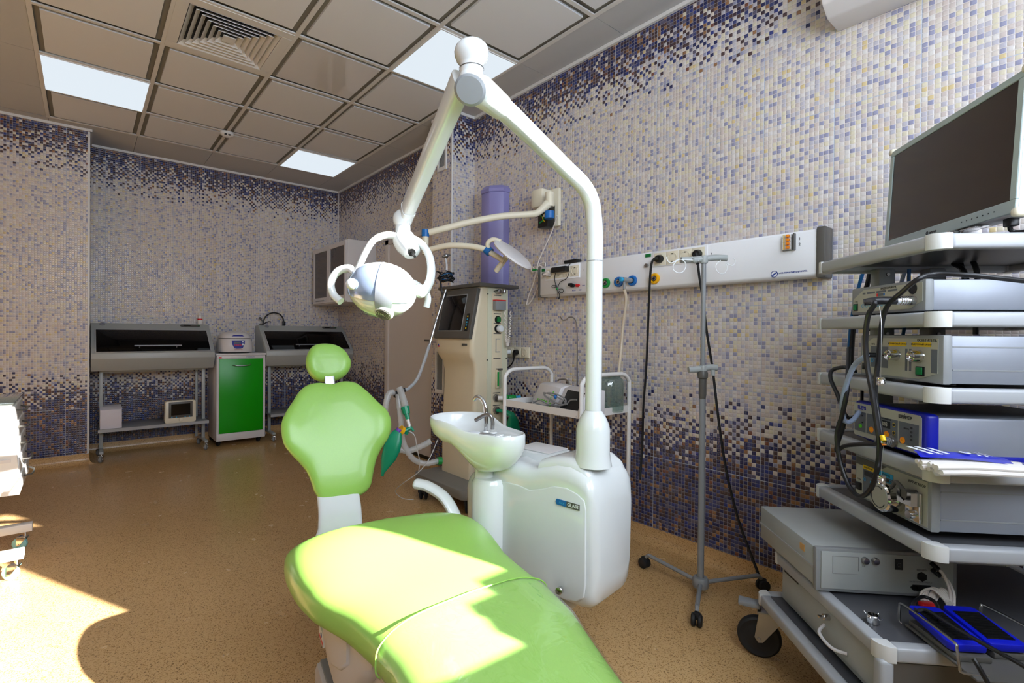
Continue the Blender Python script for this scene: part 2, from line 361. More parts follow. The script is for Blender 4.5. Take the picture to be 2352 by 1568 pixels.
#@ROOM
# ================================================================ ROOM
X0 = -2.4
st('floor', MB().box((X0-.1, YW-.1, -.08), (XW+.1, YB+.1, 0)), 'floor')
st('wall_right', MB().box((XW, YW, 0), (XW+.12, YB+.12, CEIL+.05)), 'wallX')
st('wall_back', MB().box((X0, YB, 0), (XW, YB+.12, CEIL+.05)), 'wallY')
st('wall_back_left', MB().box((X0, YL, 0), (.03, YB, CEIL+.05)), 'wallY')
st('wall_left', MB().box((X0-.12, YW, 0), (X0, YB+.12, CEIL+.05)), 'wallX')
st('wall_column', MB().box((XC, YC, 0), (XW, 3.43, CEIL+.05)), 'wallX')
# the column's narrow face shows the cross-wall pattern
st('wall_column_face', MB().box((XC+.001, YC-.004, 0), (XW, YC, CEIL)), 'wallY')
# unseen window wall: openings and stepped blocks shaped to cut the sun into patches
w = MB(); y0, y1 = YW-.05, YW
OPN = [(-.55, 1.03, 1.45, 2.8)]
w.box((-.55, y0, 1.0), (1.03, y1, 1.45)).box((X0-.1, y0, 0), (XW+.12, y1, 1.0)).box((X0-.1, y0, 2.8), (XW+.12, y1, CEIL+.05))
w.box((X0-.1, y0, 1.0), (-.55, y1, 2.8)).box((1.03, y0, 1.0), (1.13, y1, 2.8)).box((1.13, y0, 1.0), (2.1, y1, 1.225)).box((1.44, y0, 1.225), (2.1, y1, 1.29)).box((1.47, y0, 1.29), (2.1, y1, 1.335)).box((1.58, y0, 1.335), (2.1, y1, 1.375))
w.box((1.13, y0, 2.40), (1.45, y1, 2.8)).box((1.72, y0, 1.375), (2.10, y1, 2.41)).box((1.72, y0, 2.60), (2.10, y1, 2.8)).box((2.10, y0, 1.0), (XW+.12, y1, 2.8))
st('wall_front_sun_mask', w, 'plaster')
w = MB()
for (a, b, c, d) in OPN:
    fw_ = .02 if b-a < 1 else .05
    for (p, q) in (((a, c), (a+fw_, d)), ((b-fw_, c), (b, d)), ((a, c), (b, c+fw_)), ((a, d-fw_), (b, d))): w.box((p[0], YW-.05, p[1]), (q[0], YW-.01, q[1]))
    if b-a > 1: w.box(((a+b)/2-.04, YW-.05, c), ((a+b)/2+.04, YW-.01, d))
st('window_1', w, 'trim')
# ceiling: slab, grid bars, reveals, tiles
GX, GY, S = .363, 3.549, .6
st('ceiling', MB().box((X0, YW-.1, CEIL+.03), (XW+.1, YB+.1, CEIL+.12)), 'reveal')
xi = list(range(-1, 4)); yj = list(range(-7, 4)); xe = [GX+S*i for i in xi]; ye = [GY+S*j for j in yj]
LIGHTS = [(-1, 1), (2, 2), (2, -2)]; VENT = (0, -1); SHINY = (1, -1)
w = MB()
for x in xe: w.box((x-.012, YW, CEIL-.004), (x+.012, ye[-1]+.012, CEIL+.004))
for y in ye: w.box((xe[0]-.012, y-.012, CEIL-.0035), (xe[-1]+.012, y+.012, CEIL+.0045))
st('ceiling_grid', w, 'tbar')
w = MB(); rv = MB()
for i in xi[:-1]:
    for j in yj[:-1]:
        if (i, j) in LIGHTS+[VENT, SHINY]: continue
        x, y = GX+S*i, GY+S*j; w.box((x+.042, y+.042, CEIL-.003), (x+S-.042, y+S-.042, CEIL+.012)); rv.box((x+.002, y+.002, CEIL+.012), (x+S-.002, y+S-.002, CEIL+.02))
x, y = GX+S*SHINY[0], GY+S*SHINY[1]
st('ceiling_tiles', w, 'tile'); rv.box((x+.002, y+.002, CEIL+.012), (x+S-.002, y+S-.002, CEIL+.02)); st('ceiling_tile_recess', rv, 'reveal')
st('ceiling_tile_glossy', MB().box((x+.042, y+.042, CEIL-.003), (x+S-.042, y+S-.042, CEIL+.012)), 'tileshiny')
w = MB()
def flat(x0, y0, x1, y1): w.box((x0+.0015, y0+.0015, CEIL), (x1-.0015, y1-.0015, CEIL+.03))
for k in range(len(ye)-1): flat(xe[-1]+.012, ye[k], XW, ye[k+1])
for k in range(len(ye)-1): flat(xe[0]-.61, ye[k], xe[0]-.012, ye[k+1]); flat(xe[0]-1.22, ye[k], xe[0]-.61, ye[k+1]); flat(X0, ye[k], xe[0]-1.22, ye[k+1])
for x in [X0, xe[0]-1.22, xe[0]-.61]+xe+[None]:
    pass
xs = [X0, xe[0]-1.22, xe[0]-.61]+xe+[XW]
for a, b in zip(xs, xs[1:]): flat(a, ye[-1]+.012, b, YB)
st('ceiling_border_tiles', w, 'tileedge')
# corner profiles
w = MB(); tz0, tz1 = CEIL-.022, CEIL-.001
w.box((XW-.018, YW, tz0), (XW, YC, tz1)).box((XC-.018, YC-.018, tz0), (XC, 3.43, tz1)).box((XC-.018, YC-.018, tz0), (XW, YC, tz1)).box((XW-.018, 3.43, tz0), (XW, YB, tz1))
w.box((.03, YB-.018, tz0), (XW, YB, tz1)).box((X0, YL-.018, tz0), (.048, YL, tz1)).box((.03, YL-.018, tz0), (.048, YB, tz1))
st('trim_1', w, 'trim')
st('trim_2', MB().box((XC-.004, YC-.008, .08), (XC+.010, YC+.006, CEIL-.02), .002), 'trim')
st('trim_3', MB().box((.018, YL-.005, .08), (.034, YL+.008, CEIL-.02), .002), 'trim')
st('trim_4', MB().box((XW-.006, YB-.006, .08), (XW, YB, CEIL-.02)), 'trim')
# coved skirting of the floor vinyl
def cove(name, a, b, nrm):
    a, b, n = Vector(a), Vector(b), Vector(nrm); prof = [(0, .085), (.004, .085), (.005, .04), (.012, .018), (.026, .005), (.045, .0008), (.045, -.002), (0, -.002)]
    t = MB(); t.loft([[p+n*q[0]+Vector((0, 0, q[1])) for q in prof] for p in (a, b)]); st(name, t, 'floor', 60)
cove('baseboard_right', (XW, YW, 0), (XW, YC, 0), (-1, 0, 0)); cove('baseboard_right_far', (XW, 4.62, 0), (XW, YB, 0), (-1, 0, 0))
cove('baseboard_column', (XC, YC, 0), (XC, 3.43, 0), (-1, 0, 0)); cove('baseboard_column_front', (XC-.045, YC, 0), (XW, YC, 0), (0, -1, 0))
cove('baseboard_back', (.03, YB, 0), (XW, YB, 0), (0, -1, 0)); cove('baseboard_left', (X0, YL, 0), (.03, YL, 0), (0, -1, 0)); cove('baseboard_left_return', (.03, YL-.045, 0), (.03, YB, 0), (1, 0, 0))
# door in the right wall beyond the column
d = MB(); d.box((XW-.012, 3.66, .03), (XW-.002, 4.545, 2.04)); do = tag(d.build('door_1', 'door'), kind='structure')
d = MB(); d.box((XW-.03, 4.545, 0), (XW, 4.615, 2.09), .003).box((XW-.03, 3.6, 2.04), (XW, 4.615, 2.09), .003); d.build('door_frame', 'door', do)
d = MB(); d.box((XW-.016, 3.66, 0), (XW-.004, 4.545, .03)); d.build('door_gap', 'black', do)
hd = MB(); hp = onX(995, 782, XW-.05); hd.cyl((XW-.012, hp.y, hp.z), (XW-.05, hp.y, hp.z), .009).tube([(XW-.05, hp.y-.01, hp.z), (XW-.055, hp.y+.05, hp.z), (XW-.055, hp.y+.13, hp.z)], .008)
hd.box((XW-.018, hp.y-.02, hp.z-.03), (XW-.01, hp.y+.02, hp.z+.03), .004).box((XW-.018, hp.y-.02, hp.z-.12), (XW-.01, hp.y+.02, hp.z-.07), .004); hd.build('door_handle', 'dgrey', do)
#@CEILTHINGS
# ---------------------------------------------------------------- ceiling fittings
def light_panel(ij, label):
    x, y = GX+S*ij[0], GY+S*ij[1]; o = thing('ceiling_light_panel', label, 'ceiling light', (x+S/2, y+S/2, CEIL-.006), group='square ceiling light panels')
    MB().box((-.286, -.286, -.002), (.286, .286, .01), .002, seg=1).build('diffuser', 'led', o)
    f = MB()
    for a, b in (((-.292, -.292), (-.286, .292)), ((.286, -.292), (.292, .292)), ((-.286, -.292), (.286, -.286)), ((-.286, .286), (.286, .292))): f.box((a[0], a[1], -.003), (b[0], b[1], .012))
    f.build('frame', 'trim', o)
light_panel(LIGHTS[0], 'lit square ceiling panel at the far left above the tiled corner')
light_panel(LIGHTS[1], 'lit square ceiling panel near the far back corner, the smallest in view')
light_panel(LIGHTS[2], 'lit square ceiling panel behind the top joint of the white lamp arm')
x, y = GX+S*VENT[0]+.3, GY+S*VENT[1]+.3
o = thing('ceiling_vent', 'beige square air diffuser with nested louvres in the ceiling', 'air vent', (x, y, CEIL))
f = MB()
for s1, s0, z in ((.294, .235, -.006),):
    for a, b in (((-s1, -s1), (s1, -s0)), ((-s1, s0), (s1, s1)), ((-s1, -s0), (-s0, s0)), ((s0, -s0), (s1, s0))): f.box((a[0], a[1], z), (b[0], b[1], .004), .002, seg=1)
f.build('frame', 'tbar', o)
MB().box((-.24, -.24, .024), (.24, .24, .028)).build('backing', 'black', o)
for k in range(7):
    r1 = .232-.033*k; r0 = r1-.026; l = MB(); q = 45
    A = [[(sx*r, sy*r, z) for sx, sy in ((-1, -1), (1, -1), (1, 1), (-1, 1))] for r, z in ((r1, -.006), (r1, -.002), (r0, .022), (r0, .018))]
    l.loft(A, closed=True, cap=False) if r0 > .01 else l.box((-r1, -r1, -.006), (r1, r1, .0)); l.build('louvre', 'tbar', o, 20)
p = onZ(521, 312, CEIL-.03); o = thing('smoke_detector', 'small round white smoke detector on the ceiling grid', 'smoke detector', (p.x, p.y, CEIL-.004))
MB().lathe([(0, 0), (.055, 0), (.055, -.012), (.05, -.02), (.03, -.034), (0, -.036)]).build('housing', 'trim', o)
v = MB()
for k in (-1, 1): v.box((-.004+.014*k-.008, -.053+.004, -.03), (.004+.014*k+.002, -.03, -.022))
v.build('sensor_slots', 'ink', o)
# air conditioner high on the right wall, mostly above the frame
o = thing('air_conditioner', 'white wall air conditioner cut off by the top of the picture', 'air conditioner', (XW, .704, 2.40))
prof = [(0, 0), (-.13, 0), (-.19, .035), (-.215, .1), (-.215, .27), (-.17, .3), (0, .3)]
MB().prism([(q[0], q[1]) for q in prof], 0, .85, axes((0, 0, 0), (1, 0, 0), (0, 0, 1), (0, -1, 0)), bev=.008).build('body', 'lilacwhite', o)
X = axes((0, 0, 0), (1, 0, 0), (0, 0, 1), (0, -1, 0))
MB().box((-.2165, -.78, .055), (-.17, -.08, .085)).build('air_outlet', 'black', o)
MB().box((-.222, -.77, .086), (-.21, -.09, .125), .004).build('flap', 'white2', o)
MB().box((-.212, -.13, .030), (-.196, -.10, .044), .002).build('brand_badge', 'red', o)
#@BACK
# ================================================================ furniture along the back wall
def caster(name, par, p, r=.028, tyre='mgrey', ang=0, fork='chrome', w=.022):
    """small swivel caster: wheel under a fork; p is where its stem meets the furniture"""
    p = Vector(p); R = Matrix.Translation((p.x, p.y, 0)) @ Matrix.Rotation(ang, 4, 'Z')
    m = MB(); m.cyl((0, 0, p.z), (0, 0, r*2.05), .008, seg=10).box((-w*.8, -.012, r*2.0), (w*.8, .03, r*2.0+.006), .003)
    for s in (-1, 1): m.loft([[(s*w*.8+q, -.012, r*2.0), (s*w*.8+q, .028, r*2.0), (s*w*.8+q, .03, r*.75), (s*w*.8+q, .018, r*.75)] for q in (-.0015, .0015)])
    m.cyl((-w*.95, .022, r), (w*.95, .022, r), .005, seg=8)
    o = m.build(name, fork, par, X=R)
    MB().lathe([(0, -w/2), (r*.82, -w/2), (r, -w*.3), (r, w*.3), (r*.82, w/2), (0, w/2)], axes((0, .022, r), (0, 1, 0), (0, 0, 1), (1, 0, 0)), 20).build('wheel', tyre, o, X=R)
    return o
def uv_cabinet(loc, label, stand_label):
    # cabinet: local x 0..0.95 (left to right), y = 0 at wall, negative forward
    o = thing('ultraviolet_cabinet', label, 'sterile storage cabinet', loc)
    prof = [(0, 1.21), (-.13, 1.215), (-.455, .945), (-.46, .895), (-.385, .785), (0, .785)]
    X = axes((0, 0, 0), (0, 1, 0), (0, 0, 1), (1, 0, 0))
    MB().prism(prof, 0, .957, X, bev=.004, m=0).build('hood', 'lgrey', o)
    # slanted front frame coordinates: t runs from top (-.13,1.215) to lip (-.455,.945)
    a, b = Vector((0, -.13, 1.215)), Vector((0, -.455, .945)); d = (b-a).normalized(); n = Vector((0, d.z, -d.y)); n = n if n.y < 0 else -n
    L = (b-a).length; fr = lambda: axes(a+n*.001, (1, 0, 0), d, n.copy() if Vector((1, 0, 0)).cross(d).dot(n) > 0 else -n)
    s = 1 if Vector((1, 0, 0)).cross(d).dot(n) > 0 else -1
    def slab(x0, x1, t0, t1, h0, h1, bev=0): return MB().box((x0, t0, min(s*h0, s*h1)), (x1, t1, max(s*h0, s*h1)), bev, X=fr())
    slab(.035, .922, .105, L-.012, 0, .005, .001).build('glass_lid', 'smoked', o)
    f = MB()
    for x0, x1, t0, t1 in ((.027, .037, .099, L-.006), (.92, .93, .099, L-.006), (.037, .92, .097, .105), (.037, .92, L-.013, L-.005)): f.box((x0, t0, min(0, s*.007)), (x1, t1, max(0, s*.007)), .001, X=fr())
    f.build('lid_frame', 'bumper', o)
    h = MB(); hy = L-.065
    P = lambda x, t, q: a+Vector((x, 0, 0))+d*t+n*q
    h.cyl(P(.31, hy, .03), P(.68, hy, .03), .006).cyl(P(.35, hy, .002), P(.35, hy, .03), .004).cyl(P(.64, hy, .002), P(.64, hy, .03), .004); h.build('handle', 'alu', o)
    c = MB(); c.prism([(.70, .028), (.705, .018), (.715, .014), (.86, .014), (.872, .019), (.876, .028), (.872, .037), (.86, .042), (.715, .042), (.705, .038)], 0, s*.006, fr(), m=0)
    c.box((.73, .02, min(s*.004, s*.008)), (.79, .036, max(s*.004, s*.008)), m=1, X=fr()); c.cyl(P(.86, .028, .004), P(.86, .028, .009), .007, m=2)
    c.build('control_strip', ['dgrey', 'screen', 'ledgreen'], o)
    b2 = MB(); b2.cyl(P(.085, .018, .0), P(.085, .018, .004), .022, seg=24); ob = b2.build('badge', 'mgrey', o)
    MB().text('UV', axes(P(.085, .018, .0046), (1, 0, 0), -d, n), .016).build('badge_print', 'blueink', o)
    # stand: a thing the cabinet rests on
    t = thing('wheeled_stand', stand_label, 'stand', loc)
    for x in (.075, .885):
        m = MB(); m.box((x-.014, -.30, .075), (x+.014, -.268, .785), .003); 
        if x > .5: m.box((x-.045, -.12, .075), (x-.02, -.095, .785), .003)
        m.build('post', 'lgrey', t)
        m = MB(); m.box((x-.016, -.47, .066), (x+.016, -.10, .09), .006); m.build('foot', 'lgrey', t)
        caster('caster', t, (x, -.455, .07), .026, 'mgrey', PI*.9); caster('caster', t, (x, -.12, .07), .026, 'mgrey', PI*.8)
    m = MB(); m.box((.05, -.435, .262), (.91, -.02, .276), .003, m=0).box((.05, -.439, .25), (.91, -.43, .2775), m=1); m.build('shelf', ['mgrey', 'bumper'], t)
    m = MB(); m.box((.08, -.295, .765), (.88, -.27, .785)); m.build('cross_bar', 'lgrey', t)
    return o
uv_cabinet((.042, YB-.003, 0), 'long grey sterile cabinet with sloping black lid at the far left, white bottle on top', 'grey wheeled stand under the left sterile cabinet, box and small monitor on its shelf')
uv_cabinet((1.48, YB-.003, 0), 'grey sloping sterile cabinet in the back corner, partly behind the green headrest', 'grey wheeled stand under the corner sterile cabinet behind the green backrest')
# bottle on the left cabinet
o = thing('spray_bottle', 'small white bottle with a red band on top of the left sterile cabinet', 'bottle', (.93, YB-.075, 1.217))
MB().lathe([(0, 0), (.021, 0), (.023, .004), (.023, .05), (.014, .064), (0, .066)]).build('body', 'white2', o)
MB().lathe([(.0236, .0), (.0236, .014), (.0, .014)], Matrix.Translation((0, 0, .044))).build('band', 'red', o)
MB().lathe([(0, .06), (.016, .06), (.016, .08), (.011, .086), (.011, .112), (0, .114)]).build('cap', 'white2', o)
# head-band loupe with black arc on the corner cabinet
o = thing('magnifier_headset', 'black arched head band with small lenses on top of the corner sterile cabinet', 'headset', (1.65, YB-.07, 1.212))
arc = [(-.105, 0, .0), (-.10, 0, .05), (-.07, 0, .11), (-.01, 0, .145), (.06, 0, .14), (.105, 0, .10), (.118, 0, .05), (.12, 0, .0)]
MB().tube(spline(arc, 6), .007).box((.104, -.012, -.002), (.134, .012, .055), .003).tube(spline([(-.10, 0, .02), (-.06, -.03, .045), (-.03, -.04, .045)], 4), .005).build('head_band', 'black', o)
m = MB(); m.cyl((-.12, -.02, .01), (-.145, -.06, .012), .014).cyl((-.13, -.01, .075), (-.15, -.05, .085), .012).tube([(-.1, 0, .04), (-.13, -.01, .07)], .004); m.build('lens_holder', 'dgrey', o)
# white box and small monitor on the stand shelf
o = thing('cardboard_box', 'plain white cardboard box on the stand shelf at the far left', 'box', (.185, YB-.29, .277))
MB().box((-.078, -.13, 0), (.078, .11, .168), .002).build('body', 'paper', o)
l = MB(); l.loft([[(-.08, -.13, .168), (.08, -.13, .168), (.08, .11, .168), (-.08, .11, .168)], [(-.08, -.10, .184), (.08, -.10, .179), (.08, .11, .186), (-.08, .11, .19)]]); l.build('lid_flap', 'paper', o)
o = thing('patient_monitor', 'small cream patient monitor with dark screen on the left stand shelf', 'medical monitor', (.715, YB-.385, .277))
rr = [(-.125, .006), (-.11, 0), (.11, 0), (.125, .006), (.128, .02), (.125, .20), (.112, .208), (-.112, .208), (-.125, .20), (-.128, .02)]
X = axes((0, -.05, 0), (1, 0, 0), (0, .0, 1), (0, -1, 0))
MB().prism(rr, -.10, 0, X, bev=.006).build('housing', 'cream', o)
MB().prism([(-.098, .05), (.098, .05), (.098, .2), (-.098, .2)], 0, .004, X, bev=.001).build('bezel', 'dgrey', o)
MB().prism([(-.078, .075), (.078, .075), (.078, .18), (-.078, .18)], .004, .006, X).build('screen', 'screen', o)
k = MB()
for i in (-2, -1, 1, 2, ): k.cyl((.036*i, -.053, .056), (.036*i, -.057, .056), .006, seg=12)
parts(k, 'key', 'cyan', o)
MB().cyl((0, -.048, .03), (0, -.062, .03), .016, bev=.002).build('dial', 'cream', o)
# green-door cabinet with centrifuge
o = thing('instrument_cabinet', 'white wheeled cabinet with a bright green door between the two sterile cabinets', 'cabinet', (1.018, 5.45, 0))
MB().box((0, .006, .055), (.456, .42, .905), .003).build('carcass', 'lilacwhite', o)
f = MB(); f.box((0, 0, .055), (.456, .02, .128), .002).box((0, 0, .873), (.456, .02, .9), .002).box((0, 0, .128), (.022, .02, .873)).box((.434, 0, .128), (.456, .02, .873)); f.build('front_frame', 'lilacwhite', o)
MB().box((.024, -.006, .131), (.432, .012, .870), .002).build('door', 'greendoor', o)
MB().box((-.006, -.008, .905), (.462, .425, .925), .003).build('worktop', 'lilacwhite', o)
h = MB(); h.tube(spline([(.145, -.004, .808), (.165, -.03, .804), (.228, -.034, .80), (.29, -.03, .806), (.31, -.004, .812)], 5), .005); h.build('handle', 'steel', o)
MB().box((.022, -.002, .878), (.045, .002, .892)).build('sticker', 'red', o)
MB().text('СТЕРИЛЬНО', axes((.31, -.0012, .887), (1, 0, 0), (0, 0, 1), (0, -1, 0)), .014).build('lettering', 'blueink', o)
for x, y in ((.04, .05), (.416, .05), (.04, .38), (.416, .38)): caster('caster', o, (x, y, .056), .024, 'rubber', .5, 'black')
o = thing('centrifuge', 'white domed table centrifuge with navy control panel on the green-door cabinet', 'centrifuge', (1.215, 5.62, .926))
def sup(a, b, z, n=3.2, N=32): return [(math.copysign(abs(math.cos(2*PI*k/N))**(2/n), math.cos(2*PI*k/N))*a, math.copysign(abs(math.sin(2*PI*k/N))**(2/n), math.sin(2*PI*k/N))*b, z) for k in range(N)]
MB().loft([sup(.155, .165, .012), sup(.162, .172, .03), sup(.16, .17, .09), sup(.15, .16, .135), sup(.143, .155, .145)]).build('base', 'lilacwhite', o, 50)
MB().loft([sup(.13, .14, 0), sup(.15, .16, .012)]).build('foot_ring', 'black', o)
MB().loft([sup(.14, .15, .145), sup(.141, .151, .152)]).build('gasket', 'black', o)
MB().loft([sup(.146, .157, .152), sup(.143, .154, .17), sup(.125, .135, .195), sup(.09, .10, .212), sup(.04, .05, .218)]).build('lid', 'lilacwhite', o, 50)
pn = MB(); X = axes((0, -.1735, .085), (1, 0, 0), (0, .10, 1), (0, -1, .1))
pn.prism([(-.06, .045), (-.058, .01), (-.04, -.03), (-.02, -.038), (.02, -.038), (.04, -.03), (.058, .01), (.06, .045)], -.004, .004, X, m=0).box((-.042, .012, .003), (.02, .032, .006), X=X, m=1)
for i in range(4): pn.box((-.04+.018*i, -.008, .003), (-.028+.018*i, .002, .006), X=X, m=2)
pn.cyl(X @ Vector((.04, .03, .003)), X @ Vector((.04, .03, .007)), .008, m=3).cyl(X @ Vector((.04, .004, .003)), X @ Vector((.04, .004, .007)), .010, m=3)
pn.build('control_panel', ['navy', 'darkpanel', 'red', 'whiteink'], o)
lb = MB(); lb.prism([(-.06, -.006), (-.04, .006), (.04, .006), (.06, -.006)], 0, .003, axes((0, -.148, .176), (1, 0, 0), (0, .35, 1), (0, -1, .35))); lb.build('lid_badge', 'navy', o)
MB().text('CENTRIFUGE', axes((0, -.1755, .036), (1, 0, 0), (0, 0, 1), (0, -1, 0)), .013).build('lettering', 'red', o)
# wall cabinet with brown glass doors
o = thing('wall_cabinet', 'white hanging wall cabinet with two brown glass doors in the back corner', 'cabinet', (XW, 4.87, 1.46))
MB().box((-.325, 0, 0), (0, .93, .65), .003).build('carcass', 'lilacwhite', o)
for k in (0, 1):
    y0 = .004+.463*k; y1 = y0+.459; f = MB()
    for a, b in (((y0, .012), (y0+.045, .638)), ((y1-.045, .012), (y1, .638)), ((y0+.045, .012), (y1-.045, .075)), ((y0+.045, .59), (y1-.045, .638))): f.box((-.346, a[0], a[1]), (-.326, b[0], b[1]), .002, seg=1)
    dr = f.build('door', 'lilacwhite', o); MB().box((-.338, y0+.045, .075), (-.333, y1-.045, .59)).build('glass_pane', 'doorglass', dr)
    MB().box((-.352, y0+.10, .035), (-.346, y1-.10, .047), .002).build('handle', 'steel', dr)
#@DIALYSIS
# ================================================================ tall cream dialysis machine
o = thing('dialysis_machine', 'tall cream dialysis machine with tilted dark screen on a grey wheeled base', 'dialysis machine', (1.96, 2.60, 0))
# local x toward the wall (0 .. .35), y away from the window (0 .. .31); front faces -x
def ring(x0, x1, y0, y1, z, r=.03, n=4):
    out = []
    for cx, cy, a0 in ((x1-r, y1-r, 0), (x0+r, y1-r, PI/2), (x0+r, y0+r, PI), (x1-r, y0+r, 1.5*PI)):
        for k in range(n+1): a = a0+PI/2*k/n; out.append((cx+r*math.cos(a), cy+r*math.sin(a), z))
    return out
body = [(.03, .17, .35), (.045, .5, .37), (.07, .78, .385), (.075, .88, .39), (.062, .95, .40), (.035, .99, .41), (.03, 1.03, .425), (.035, 1.10, .43), (.07, 1.28, .432), (.105, 1.455, .435)]
MB().loft([ring(x, .345, 0, yw, z, .03) for x, z, yw in body]).build('housing', 'beige', o, 40)
MB().box((.165, -.008, .20), (.346, .01, 1.45), .004).build('side_cover', 'beige2', o)
MB().box((.20, -.012, .26), (.29, -.006, 1.42), .002).build('instrument_strip', 'beige', o)
MB().box((.07, -.04, 1.455), (.42, .46, 1.48), .008).build('top_tray', 'dgrey', o)
# screen on the tilted front, frame follows the slope
a, b = Vector((.030, 0, 1.105)), Vector((.101, 0, 1.445)); dz = (b-a).normalized(); nn = Vector((-dz.z, 0, dz.x)); X = axes(a, (0, -1, 0), dz, nn)
L = (b-a).length
MB().box((-.428, .0, -.012), (-.004, L, .018), .006, X=X).build('screen_bezel', 'dgrey', o)
MB().box((-.375, .055, .018), (-.105, L-.045, .022), .002, X=X).build('screen', 'screen', o)
m = MB(); m.box((-.382, .048, .017), (-.098, L-.038, .020), .002, X=X); m.build('screen_surround', 'mgrey', o)
m = MB(); m.box((-.062, .05, .018), (-.034, .17, .0225), X=X, m=0)
for k in range(5): m.cyl(X @ Vector((-.048, .07+.02*k, .022)), X @ Vector((-.048, .07+.02*k, .0245)), .006, m=1 if k in (0, 4) else 2, seg=10)
m.build('key_strip', ['black', 'ylabel', 'cyan'], o)
m = MB(); m.box((.0285, .045, 1.06), (.032, .10, 1.074)); m.build('name_plate', 'dgrey', o)
m = MB(); m.cyl((.032, .385, 1.055), (.028, .385, 1.055), .013, seg=3, m=0).cyl((.032, .379, 1.050), (.0275, .379, 1.050), .006, seg=10, m=1); m.build('emblem', ['blueink', 'red'], o)
# right hand instrument strip
m = MB(); m.cyl((.205, -.01, 1.37), (.205, -.05, 1.372), .016, bev=.003).cyl((.205, -.035, 1.372), (.255, -.04, 1.374), .007).cyl((.25, -.04, 1.36), (.25, -.04, 1.388), .012, bev=.003); m.build('port_coupling', 'steel', o, X=Matrix.Translation((.032, 0, 0.057)))
m = MB(); m.box((.17, -.05, 1.245), (.262, -.01, 1.31), .006, m=0).box((.172, -.048, 1.308), (.26, -.012, 1.316), m=1); m.build('clamp_block', ['mgrey', 'red'], o, X=Matrix.Translation((.032, 0, 0.056)))
m = MB(); m.cyl((.215, -.01, 1.175), (.215, -.022, 1.175), .026, m=0, bev=.003).box((.20, -.032, 1.157), (.23, -.02, 1.193), .003, m=1); m.build('power_switch', ['black', 'ledgreen'], o, X=Matrix.Translation((.032, 0, 0.063)))
m = MB(); m.cyl((.215, -.01, 1.10), (.215, -.018, 1.10), .028, m=0).cyl((.218, -.018, 1.10), (.222, -.05, 1.10), .022, m=1, bev=.004); m.build('control_knob', ['black', 'whiteink'], o, X=Matrix.Translation((.032, 0, 0.076)))
m = MB(); m.box((.20, -.014, .93), (.206, -.009, 1.02)).box((.20, -.014, 1.018), (.24, -.009, 1.024)).box((.20, -.014, .93), (.24, -.009, .936)); m.build('level_bracket', 'mgrey', o, X=Matrix.Translation((.032, 0, 0.085)))
m = MB(); m.box((.198, -.028, .66), (.232, -.010, .79), .004, m=0).cyl((.207, -.034, .68), (.207, -.034, .775), .006, m=1).cyl((.222, -.036, .665), (.222, -.036, .785), .009, m=2).box((.205, -.03, .785), (.25, -.008, .797), m=3); m.build('flow_gauge', ['beige', 'greenp', 'jar', 'dgrey'], o, X=Matrix.Translation((.032, 0, 0.108)))
m = MB()
for xx, zz in ((.13, .965), (.30, .972), (.13, .60), (.13, 1.41), (.185, 1.43)): m.cyl((xx, -.007, zz), (xx, -.012, zz), .005, seg=8)
parts(m, 'screw', 'dgrey', o, X=Matrix.Translation((.032, 0, 0)))
m = MB(); 
for i, zz in enumerate((1.40, 1.275, 1.21, 1.14, .97, .735, .65)): m.box((.18, -.0128, zz), (.245, -.0118, zz+.006))
parts(m, 'caption', 'dgrey', o, X=Matrix.Translation((.032, 0, 0)))
for zz, nm in ((.705, 'drain_port'), (.622, 'breathing_port')):
    MB().cyl((.237, -.01, zz), (.237, -.03, zz), .026, bev=.003).build(nm, 'steel', o)
coil_unused = [(.245+.02*math.sin(k*1.1)*.35, -.045-.02*(k/60)+.006*math.cos(k*1.1), 1.25-.12*math.sin(PI*min(1, k/60))-.02*k/60) for k in range(61)]
pts = []
for k in range(140):
    u = k/139; c = Vector((.282+.05*u, -.05, 1.30-.24*math.sin(PI*u)**.8)); pts.append(c+Vector((.006*math.cos(k*1.3), .006*math.sin(k*1.3), 0)))
MB().tube(pts, .004, 6).build('coiled_lead', 'cablewhite', o)
# wheeled base
X = ident(); pl = [(-.13, .43), (-.16, .36), (-.14, -.12), (-.10, -.17), (.36, -.14), (.38, -.08), (.38, .40), (.30, .44)]
MB().prism(pl, .105, .17, bev=.012).build('base', 'basegrey', o)
for x, y in ((-.14, .30), (-.05, -.10), (.30, -.08), (.30, .36)):
    cs = MB(); cs.cyl((x, y, .125), (x, y, .10), .02).prism([(-.02, .0), (.055, .0), (.04, .055), (.0, .06)], -.028, .028, axes((x-.01, y, .055), (.7, .7, 0), (0, 0, 1), (.7, -.7, 0)), bev=.005); ob = cs.build('caster', 'black', o)
    for s in (-1, 1): MB().lathe([(0, -.008), (.048, -.008), (.06, -.004), (.06, .004), (.048, .008), (0, .008)], axes((x+.012*s+.01, y-.012*s+.01, .0605), (0, 0, 1), (.7, .7, 0), (.7*s, -.7*s, 0)) if s > 0 else axes((x-.012+.01, y+.012+.01, .0605), (0, 0, 1), (.7, .7, 0), (.7, -.7, 0)), 20).build('wheel', 'rubber', ob)
DM = o
